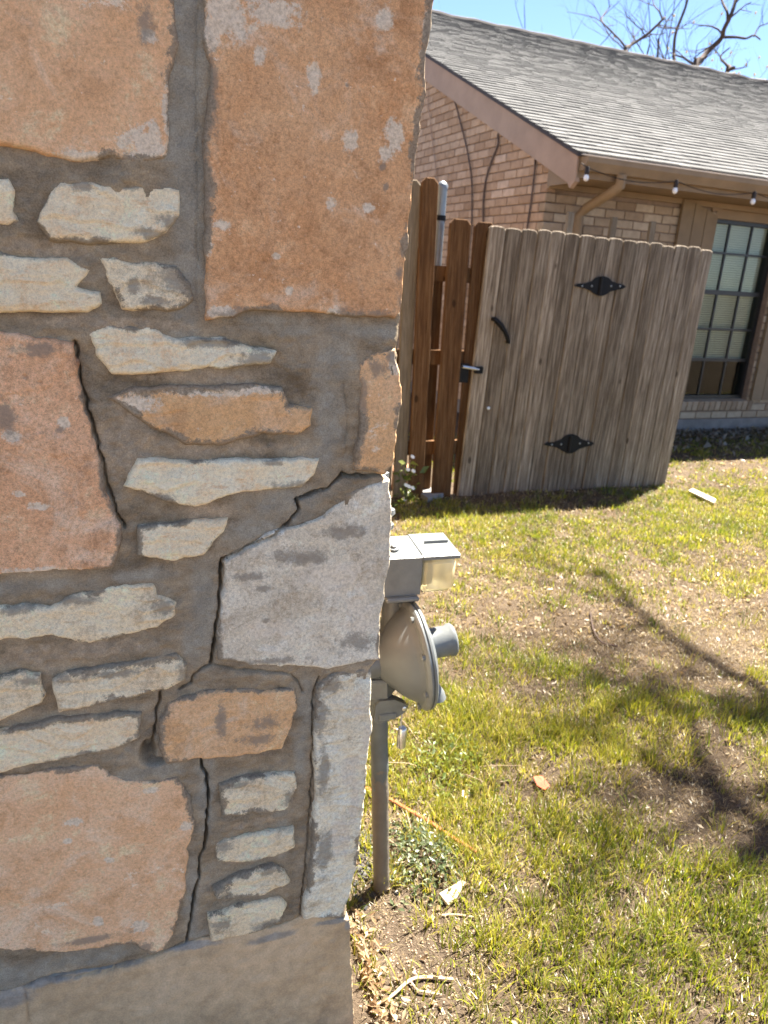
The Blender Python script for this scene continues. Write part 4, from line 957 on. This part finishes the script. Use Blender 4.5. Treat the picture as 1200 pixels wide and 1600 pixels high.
sets = [(13000, .33, 2.9, .35, 2.3, .056, .0017, 18, .8), (11000, .34, 4.6, 2.3, 4.3, .048, .0024, 12, .8), (6500, 2.0, 8.6, 4.3, 6.2, .04, .0035, 8, .7), (1500, -2.5, .9, 4.4, 7, .05, .005, 7, .7), (1300, 2.7, 8, -1, 2.6, .05, .004, 9, .7), (500, -2, 2, 7, 11, .06, .008, 7, .7)]
Vs, Fs, Cs, b0 = [], [], [], 0
for i, (n, x0, x1, y0, y1, hh, wd, tf, ly) in enumerate(sets):
    V, F, C = blades(n, x0, x1, y0, y1, hh, wd, tf, ly, green, gd(.05, .92, 3.0, 40), 100+i); Vs.append(V); Fs.append(F+b0); Cs.append(C); b0 += len(V)
tag(link('lawn_grass', mesh_np('lawn_grass', np.concatenate(Vs), np.concatenate(Fs), False, None, np.concatenate(Cs)), GRASS), 'patchy yellow green grass tufts of the sunlit lawn', 'grass', kind='stuff')
Vs, Fs, Cs, b0 = [], [], [], 0
dry = [(80000, .33, 2.9, .35, 2.3, .035, .0013, 1, 1.5), (56000, .34, 4.6, 2.3, 4.3, .042, .002, 1, 1.5), (15000, 2.0, 8.6, 4.3, 6.2, .045, .0032, 1, 1.5)]
def dd(x, y): return np.clip(.75-.55*blob_soil(x, y), 0, 1)
blob_soil = blob_g([(640,1500,85,110),(640,1590,70,60),(650,1440,60,60),(640,1530,50,80),(690,1400,40,40),(850,1085,40,20),(880,1210,35,22),(1140,1190,40,40)])
for i, (n, x0, x1, y0, y1, hh, wd, tf, ly) in enumerate(dry):
    V, F, C = blades(n, x0, x1, y0, y1, hh, wd, tf, ly, straw, dd, 200+i, 2); Vs.append(V); Fs.append(F+b0); Cs.append(C); b0 += len(V)
tag(link('dry_thatch', mesh_np('dry_thatch', np.concatenate(Vs), np.concatenate(Fs), False, None, np.concatenate(Cs)), GRASS), 'straw coloured dead thatch lying between the grass tufts', 'dry grass', kind='stuff')
def leaf_set(n, fn_xy, size, cols, seed, lift=.004, curl=.35, tilt=.5):
    """small curled leaves, four triangles each"""
    r = np.random.default_rng(seed); x, y = fn_xy(r, n); k = wallclear(x-.015, y) & ~in_house(x, y); x, y = x[k], y[k]; N = len(x)
    s = size*r.uniform(.5, 1.4, N); a = r.uniform(0, 2*np.pi, N); z = gfull(x, y)+lift*r.uniform(.3, 2.5, N)
    ca, sa = np.cos(a), np.sin(a); tx, ty = r.normal(0, tilt, N), r.normal(0, tilt, N); cu = r.normal(curl, .25, N)
    out = []
    for (u, v, hgt) in ((-1, 0, .0), (-.1, -.42, 1), (1, 0, .2), (.1, .42, 1), (0, 0, .15)):
        uu, vv = u*s, v*s*r.uniform(.7, 1.3, N); out.append(np.stack([x+ca*uu-sa*vv, y+sa*uu+ca*vv, z+np.abs(hgt*cu*s*.6)+tx*uu+ty*vv], 1))
    V = np.stack(out, 1); V[:, :, 2] = np.maximum(V[:, :, 2], gfull(V[:, :, 0], V[:, :, 1])+.0015)
    base = (np.arange(N)*5)[:, None]; F = np.concatenate([base+np.array([q]) for q in ((0, 1, 4), (1, 2, 4), (2, 3, 4), (3, 0, 4))])
    cols = np.array(cols); c = cols[r.integers(0, len(cols), N)]*r.uniform(.7, 1.25, (N, 1))
    return V.reshape(-1, 3), F, np.repeat(c[:, None, :], 5, 1).reshape(-1, 3)
LEAF = plain('unused_leaf', (.4, .3, .2)); bpy.data.materials.remove(LEAF)
def uni(x0, x1, y0, y1): return lambda r, n: (r.uniform(x0, x1, n), r.uniform(y0, y1, n))
tan_ = [(.30, .22, .13), (.38, .29, .18), (.24, .155, .085), (.46, .37, .25), (.16, .10, .055)]
parts_ = [leaf_set(4200, uni(.34, 2.8, .4, 2.4), .008, tan_, 1), leaf_set(5200, uni(.4, 4.6, 2.3, 4.4), .011, tan_, 2), leaf_set(1500, uni(2.2, 8, 4.3, 6.1), .02, tan_, 3)]
def stuff(name, parts, label, cat):
    b = 0; V, F, C = [], [], []
    for v, f, c in parts: V.append(v); F.append(f+b); C.append(c); b += len(v)
    return tag(link(name, mesh_np(name, np.concatenate(V), np.concatenate(F), False, None, np.concatenate(C)), GRASS), label, cat, kind='stuff')
stuff('fallen_leaves', parts_, 'small crisp tan leaves scattered over the lawn', 'leaves')
wallbase = lambda r, n: (.345+np.abs(r.normal(0, .028, n)), r.uniform(.80, 1.2, n))
stuff('leaf_litter', [leaf_set(480, wallbase, .009, [(.42, .30, .18), (.50, .38, .24), (.32, .21, .12), (.24, .15, .08)], 11, .008, .5, .45)], 'curled tan leaf litter heaped along the foot of the stone corner', 'leaves')
mulch = lambda r, n: (lambda a, b: (HC[0]+hx[0]*a-hy[0]*b, HC[1]+hx[1]*a-hy[1]*b))(r.uniform(0, 6, n), np.abs(r.normal(.03, .3, n))+.04)
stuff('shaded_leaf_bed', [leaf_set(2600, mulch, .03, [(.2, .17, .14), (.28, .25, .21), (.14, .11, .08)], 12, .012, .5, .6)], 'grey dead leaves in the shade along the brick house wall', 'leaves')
# low weed at the riser and dark clods behind it
wx = gp(648, 1335)
bush = lambda r, n: (wx[0]+r.normal(0, .035, n), wx[1]+r.normal(0, .05, n))
def mound(n, c, sx, sy, hz, size, cols, seed):
    r = np.random.default_rng(seed); V, F, C = leaf_set(n, lambda r, n: (c[0]+np.clip(r.normal(0, sx, n), -2*sx, 2*sx), c[1]+np.clip(r.normal(0, sy, n), -2*sy, 2*sy)), size, cols, seed, .004, .3, .6)
    ctr = V.reshape(-1, 5, 3); d = ((ctr[:, 4, 0]-c[0])/(2*sx))**2+((ctr[:, 4, 1]-c[1])/(2*sy))**2
    ctr[:, :, 2] += (hz*np.clip(1-d, 0, 1)*r.random(len(d))**.5)[:, None]; return ctr.reshape(-1, 3), F, C
def plant(name, c, label, cat, n, sx, sy, hz, size, cols, seed, stems):
    e = tag(empty(name, c), label, cat); V, F, C = mound(n, c, sx, sy, hz, size, cols, seed)
    link('foliage', mesh_np('foliage', V-c, F, False, None, C), GRASS, e)
    r = random.Random(seed)
    for _ in range(stems):
        a, b = r.gauss(0, sx), r.gauss(0, sy); MB().tube([(a*.3, b*.3, -.01), (a*.8, b*.8, hz*.5), (a*1.3, b*1.3, hz*.8)], [.0015, .0012, .0008], 5).build('stem', M['twig'], e)
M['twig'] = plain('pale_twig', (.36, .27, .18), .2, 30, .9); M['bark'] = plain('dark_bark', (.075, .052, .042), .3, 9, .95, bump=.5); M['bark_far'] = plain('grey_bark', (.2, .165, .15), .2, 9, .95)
plant('creeping_weed', gp(655, 1345), 'small dusty green creeping weed growing at the foot of the riser pipe', 'plant', 620, .05, .065, .035, .007, [(.09, .12, .05), (.13, .16, .075), (.2, .22, .12), (.06, .085, .035)], 31, 7)
plant('lawn_weed', gp(690, 1195), 'dark green leafy weed in the grass behind the riser pipe', 'plant', 420, .08, .10, .04, .008, [(.09, .13, .022), (.14, .18, .03), (.2, .22, .05)], 32, 6)
r = random.Random(5); cl = MB()
for _ in range(160):
    c = gp(568, 1345); x, y = c[0]+r.gauss(0, .03), c[1]+r.gauss(0, .05); s = r.uniform(.003, .009)
    if x < .335: continue
    z = float(gfull(np.array(x), np.array(y)))
    cl.lathe((x, y, z-s*.4), (r.gauss(0, .4), r.gauss(0, .4), 1), [(0, s*.5), (s*.5, s), (s*1.1, s*.85), (s*1.5, s*.3)], 6)
M['clod'] = plain('dark_clods', (.06, .058, .058), .4, 40, .95)
tag(cl.build('soil_clods', M['clod']), 'dark crumbly clods around the foot of the riser pipe', 'soil', kind='stuff')
# soil crumbs on the bare strip
cr = MB(); r = random.Random(9)
for _ in range(900):
    p = gp(r.uniform(560, 760), r.uniform(1400, 1620)); s = r.uniform(.0008, .0032); z = float(gfull(np.array(p[0]), np.array(p[1])))
    if p[0] < .33: continue
    cr.lathe((p[0], p[1], z-s*.3), (r.gauss(0, .5), r.gauss(0, .5), 1), [(0, s*.6), (s*.7, s), (s*1.3, s*.4)], 5)
M['crumb'] = plain('soil_crumbs', (.27, .2, .14), .35, 50, .95)
tag(cr.build('soil_crumbs', M['crumb']), 'loose crumbs of dry soil on the bare strip', 'soil', kind='stuff')

# ------------------------------------------------------------------ small things lying about
def gpz(px, py, dz=0.0):
    P = gp(px, py); P[2] = float(gfull(np.array(P[0]), np.array(P[1])))+dz; return P
def slab(name, pts, th, mat, label, cat, lift=.0, tilt=0.0):
    W = [gpz(*p) for p in pts]; c = sum(W)/len(W); e = MB()
    zt = max(w_[2] for w_ in W)-c[2]+.003+lift
    e.prism([(w_-c)[:2] for w_ in W], lambda p: (p[0], p[1], zt+th+p[1]*tilt), lambda p: (p[0]*1.02, p[1]*1.02, zt+p[1]*tilt))
    return tag(e.build(name, mat, None, False, tuple(c)), label, cat)
M['chip'] = plain('pale_limestone', (.42, .345, .235), .14, 40, .9, bump=.4)
M['red'] = plain('red_plastic', (.45, .09, .04), .1, 20, .5); M['whitewood'] = plain('white_lath', (.5, .45, .36), .1, 20, .8)
M['terra'] = plain('reddish_plank', (.36, .18, .1), .2, 14, .9); M['slabgrey'] = plain('grey_flagstone', (.24, .23, .22), .2, 12, .95, bump=.4)
slab('stone_chip', [(686,1402),(720,1381),(727,1384),(713,1408),(700,1420)], .007, M['chip'], 'flat pale triangular stone chip on the bare soil', 'stone')
slab('plastic_scrap', [(832,1220),(846,1219),(858,1234),(850,1241),(838,1234)], .002, M['red'], 'small red plastic scrap in the dry grass', 'scrap', .006)
slab('wooden_lath', [(1075,771),(1082,768),(1118,785),(1114,790)], .012, M['whitewood'], 'short white lath lying on the grass in front of the gate', 'lath', .015)
slab('flat_stone', [(648,772),(690,766),(700,775),(668,786)], .03, M['slabgrey'], 'low grey flat stone at the foot of the brown pickets', 'stone')
slab('reddish_board', [(612,757),(652,752),(654,760),(612,766)], .13, M['terra'], 'reddish board standing low at the foot of the fence', 'board')
slab('pale_pebble', [(722,1238),(732,1237),(736,1244),(729,1251),(721,1247)], .012, M['chip'], 'rounded pale pebble in the grass behind the weed', 'stone')
def stick(name, pts, rad, mat, label, cat, lift=.006, branches=()):
    W = [gpz(x, y, lift+rad) for x, y in pts]; c = W[0].copy(); n = len(W)
    e = tag(empty(name, c), label, cat)
    MB().tube([w_-c for w_ in smooth([tuple(w_) for w_ in W], 4)], rad, 6).build('stem', mat, e, True)
    for bpts in branches: MB().tube([gpz(x, y, lift+rad)-c for x, y in bpts], rad*.6, 5).build('side_twig', mat, e, True)
M['orange_root'] = plain('orange_root', (.40, .13, .055), .15, 20, .7)
stick('orange_runner', [(560,1228),(600,1243),(640,1270),(668,1288),(695,1305),(720,1322),(745,1338)], .0045, M['orange_root'], 'thin orange runner trailing past the riser pipe into the grass', 'root', .004)
stick('dry_twig', [(585,1572),(610,1560),(640,1538),(665,1530),(708,1528)], .0035, M['twig'], 'pale forked dry twig lying on the bare soil', 'twig', .004, [[(640,1538),(652,1552),(690,1556)]])
stick('small_stick', [(690,1432),(715,1431),(740,1434)], .0025, M['twig'], 'short straight stick near the pale stone chip', 'twig', .003)
stick('curved_twig', [(922,960),(926,985),(940,1005),(965,1012)], .004, M['bark'], 'curved reddish grey twig on the leaf strewn lawn', 'twig', .006)
# bindweed like plant by the fence
wp = gpz(634, 790); we = tag(empty('flowering_weed', wp), 'tall leafy weed with white flowers at the fence foot', 'plant')
tp = [np.array([0, 0, 0]), np.array([.004, 0, .1]), np.array([-.006, -.01, .2]), np.array([.008, 0, .30])]; MB().tube(tp, [.005, .004, .003, .002], 6).build('stem', M['lvs'] if 'lvs' in M else M['twig'], we)
V, F, C = leaf_set(46, lambda r, n: (wp[0]+r.normal(0, .035, n), wp[1]+r.normal(0, .03, n)), .03, [(.16, .2, .04), (.24, .27, .07), (.1, .14, .03)], 77, .004, .4, .8)
q5 = V.reshape(-1, 5, 3); rr_ = np.random.default_rng(3); q5[:, :, 2] += (.28*rr_.random(len(q5))**1.1)[:, None]; link('foliage', mesh_np('foliage', q5.reshape(-1, 3)-wp, F, False, None, C), GRASS, we)
M['flower'] = plain('white_petals', (.8, .78, .68), .05, 9, .6)
for (dx, dz) in ((.004, .32), (-.02, .24), (.016, .23), (-.025, .14), (-.005, .13), (.02, .12), (-.03, .05)):
    MB().lathe((dx, -.035, dz), (.2, -.6, .7), [(0, .004), (.008, .012), (.012, .015), (.013, .003)], 7).build('flower', M['flower'], we, True)

# ------------------------------------------------------------------ unseen pale slab added before the stone wall to bounce warm light onto it
t = NT('bounce_concrete', .9, .2); c = t.coord()
dcol = t.mix(.6, t.ramp(t.noise(c, 2.5, 6, .6), [(.3, (.46, .37, .265)), (.7, (.60, .49, .36))]), t.ramp(t.noise(c, 120, 4), [(.3, (.75, .75, .75)), (.7, (1.15, 1.15, 1.15))]), 'MULTIPLY')
dm = t.out(dcol, t.noise(c, 150, 4), .4, .003)
bounce_mb = MB()
bounce_mb.bbox(-9, .30, -9, .935, -.2, .045, .008)
tag(bounce_mb.build('bounce_slab', dm), kind='structure')

# ------------------------------------------------------------------ bare trees
def branch(mb, p, d, L, rad, depth, r, kink=.35, tips=None, nseg=4):
    pts = [p]; rs = [rad]
    for i in range(nseg):
        d = (d+Vector((r.gauss(0, kink), r.gauss(0, kink), r.gauss(0, kink*.8)))*.5).normalized(); p = p+d*(L/nseg); pts.append(p); rs.append(rad*(1-.6*(i+1)/nseg))
        if depth > 0 and i > 0 and r.random() < .9:
            nd = (d+Vector((r.gauss(0, .7), r.gauss(0, .7), r.gauss(.25, .5)))).normalized(); branch(mb, p, nd, L*r.uniform(.45, .7), rs[-1]*.65, depth-1, r, kink, tips, nseg)
    mb.tube(pts, rs, 5 if rad < .03 else 7)
    if tips is not None and depth == 0: tips.append(pts[-1])
def traced_tree(name, YT, label, limbs, trunk_px, mat, rk, seed, group=None, twigs=1.0, budcol=None):
    """limbs traced over the roof; the trunk stands on the ground behind the house"""
    r = random.Random(seed); tp = onplane(trunk_px, 300, (0, YT, 0), np.array([0, 1.0, 0])); base = np.array([tp[0], YT, 0.0])
    e = tag(empty(name, base), label, 'tree', group); crown = MB(); fork = None; hub = Vector((0, 0, 3.2))
    MB().tube([(0, 0, -.3), (.02, 0, .6), (-.05, .03, 1.8), (0, 0, 3.3)], [rk*2.6, rk*2.2, rk*2.0, rk*1.7], 12).build('trunk', mat, e, True)
    for j, (pp, r0, r1) in enumerate(limbs):
        W = []
        for k, (x, y) in enumerate(pp):
            yy = YT+(.5*math.sin(j*2.3+k*.9))*(1 if k else .6); W.append(Vector(onplane(x, y, (0, yy, 0), np.array([0, 1.0, 0]))-base))
        root = r0 > 0 and limbs[j][0][0][1] > 70
        P = W; n = len(P); rs = [abs(r0)+(r1-abs(r0))*i/(n-1) for i in range(n)]
        if root:
            P = [hub, hub.lerp(W[0], .5)+Vector((.1, 0, .15))]+P; rs = [rk*1.2, (rk+abs(r0))*.55]+rs
        sm = [Vector(q) for q in smooth([tuple(p) for p in P], 3)]; rr = [rs[min(int(i/3), len(rs)-1)] for i in range(len(sm))]
        crown.tube(sm, [q_*.75 for q_ in rr], 7)
        for i in range(1, n):
            for _ in range(2):
                if r.random() < .75*twigs:
                    d = (W[i]-W[i-1]).normalized(); nd = (d*.5+Vector((r.gauss(0, .8), r.gauss(0, .6), r.gauss(.4, .5)))).normalized()
                    branch(crown, W[i-1].lerp(W[i], r.random()), nd, r.uniform(.4, .95), max(.010, rs[-n+i]*.4), 2, r)
    # the rest of the crown, out of the picture above
    for _ in range(5): branch(crown, hub, Vector((r.gauss(0, .5), r.gauss(.5, .3), 1)).normalized(), r.uniform(3, 5), rk*.6, 3, r, .3)
    crown.build('crown', mat, e, True); return e
traced_tree('bare_tree', 19.0, 'dark bare tree with a thick forked limb rising over the roof ridge', [
 ([(1086,108),(1096,92),(1112,75),(1127,60),(1131,46),(1141,26),(1148,6),(1156,-30)], .10, .05), ([(1130,58),(1150,58),(1166,60),(1178,55),(1188,62)], -.05, .02), ([(1137,32),(1136,18),(1129,4),(1122,-20)], -.05, .03),
 ([(1055,100),(1053,84),(1054,62),(1058,45),(1066,25),(1073,5),(1080,-25)], .055, .035),
 ([(1136,114),(1141,108),(1148,105)], .08, .04), ([(1141,108),(1133,99),(1126,92),(1129,84),(1141,74)], -.05, .015), ([(1178,57),(1186,42),(1196,38),(1212,30)], -.025, .015)], 1100, M['bark'], .16, 4, None, .5)
traced_tree('bare_sapling', 16.5, 'slender bare tree with two spreading branches above the roof ridge', [
 ([(977,86),(984,72),(999,62),(1012,53),(1026,40),(1036,30),(1039,27)], .05, .025), ([(978,76),(970,64),(958,52),(948,42),(940,32),(944,22),(955,8)], -.03, .012), ([(1035,31),(1030,18),(1022,8),(1018,-10)], -.022, .012)], 985, M['bark'], .08, 8, None, .7)
for i, (px, YT, lab) in enumerate(((1050, 30, 'pale hazy thicket tree far behind the slender dark limb'), (1150, 30, 'pale budding tree far behind the thick dark limb'))):
    tp = onplane(px, 300, (0, YT, 0), np.array([0, 1.0, 0])); e = tag(empty('distant_tree', (tp[0], YT, 0)), lab, 'tree', 'far trees behind the roof'); r = random.Random(20+i)
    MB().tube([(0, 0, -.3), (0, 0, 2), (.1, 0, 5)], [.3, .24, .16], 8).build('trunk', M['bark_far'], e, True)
    cb = MB(); tips = []
    for _ in range(22): branch(cb, Vector((r.uniform(-1.6, 1.6), r.uniform(-1, 1), r.uniform(5, 7.0))), Vector((r.gauss(0, .3), r.gauss(0, .3), 1)).normalized(), r.uniform(2.0, 3.6), .045, 2, r, .25, tips)
    for _ in range(6): branch(cb, Vector((0, 0, 3.5)), Vector((r.gauss(0, .6), r.gauss(0, .5), 1)).normalized(), 3.5, .12, 1, r)
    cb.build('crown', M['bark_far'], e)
    bd = MB()
    for p in tips[::2]: bd.lathe(p, (0, 0, 1), [(0, .01), (.06, .05), (.12, .01)], 4)
    M['bud'] = M.get('bud') or plain('yellow_buds', (.6, .45, .22), .2, 9, .8); o = bd.build('buds', M['bud'], e); o['kind'] = 'stuff'
# a bare tree standing to the right of the lawn throws its branch shadows on it
r = random.Random(3); yt = tag(empty('yard_tree', (7.4, 3.4, 0)), 'bare yard tree standing on the lawn beside the brick house', 'tree')
MB().tube([(0, 0, -.2), (.03, 0, .8), (-.05, .05, 3.0), (-.1, .02, 5.3)], [.24, .2, .17, .12], 12).build('trunk', M['bark'], yt, True)
cr_ = MB(); HB = Vector((-.1, .02, 5.2))
for pl, hgt, r0 in (([(1260,1130),(1200,1085),(1120,1040),(1050,1000),(980,940),(930,890)], 8.0, .055), ([(1270,1300),(1200,1290),(1140,1250),(1095,1190),(1070,1120),(1000,1080)], 5.8, .045), ([(1230,1120),(1150,1100),(1080,1090),(1010,1060)], 6.6, .035), ([(1210,1240),(1130,1235),(1060,1200)], 6.0, .03)):
    W = [];
    for k, (x, y) in enumerate(pl):
        G = gp(x, y); h_ = hgt+.25*math.sin(k*1.7); W.append(Vector(G)+SUNV*(h_/SUNV.z)-Vector((7.4, 3.4, 0)))
    sm = [Vector(q) for q in smooth([tuple(HB)]+[tuple(w_) for w_ in W], 3)]; cr_.tube(sm, [r0*.85*(1-.6*i/len(sm)) for i in range(len(sm))], 7)
    for i in range(1, len(W)):
        for _ in range(4): branch(cr_, W[i-1].lerp(W[i], r.random()), Vector((-r.random(), r.gauss(0, .6), r.gauss(.1, .4))).normalized(), r.uniform(.4, .9), r0*.26, 2, r)
for _ in range(5): branch(cr_, HB, Vector((r.gauss(.5, .5), r.gauss(0, .5), 1)).normalized(), 3, .07, 2, r)
cr_.build('crown', M['bark'], yt, True)
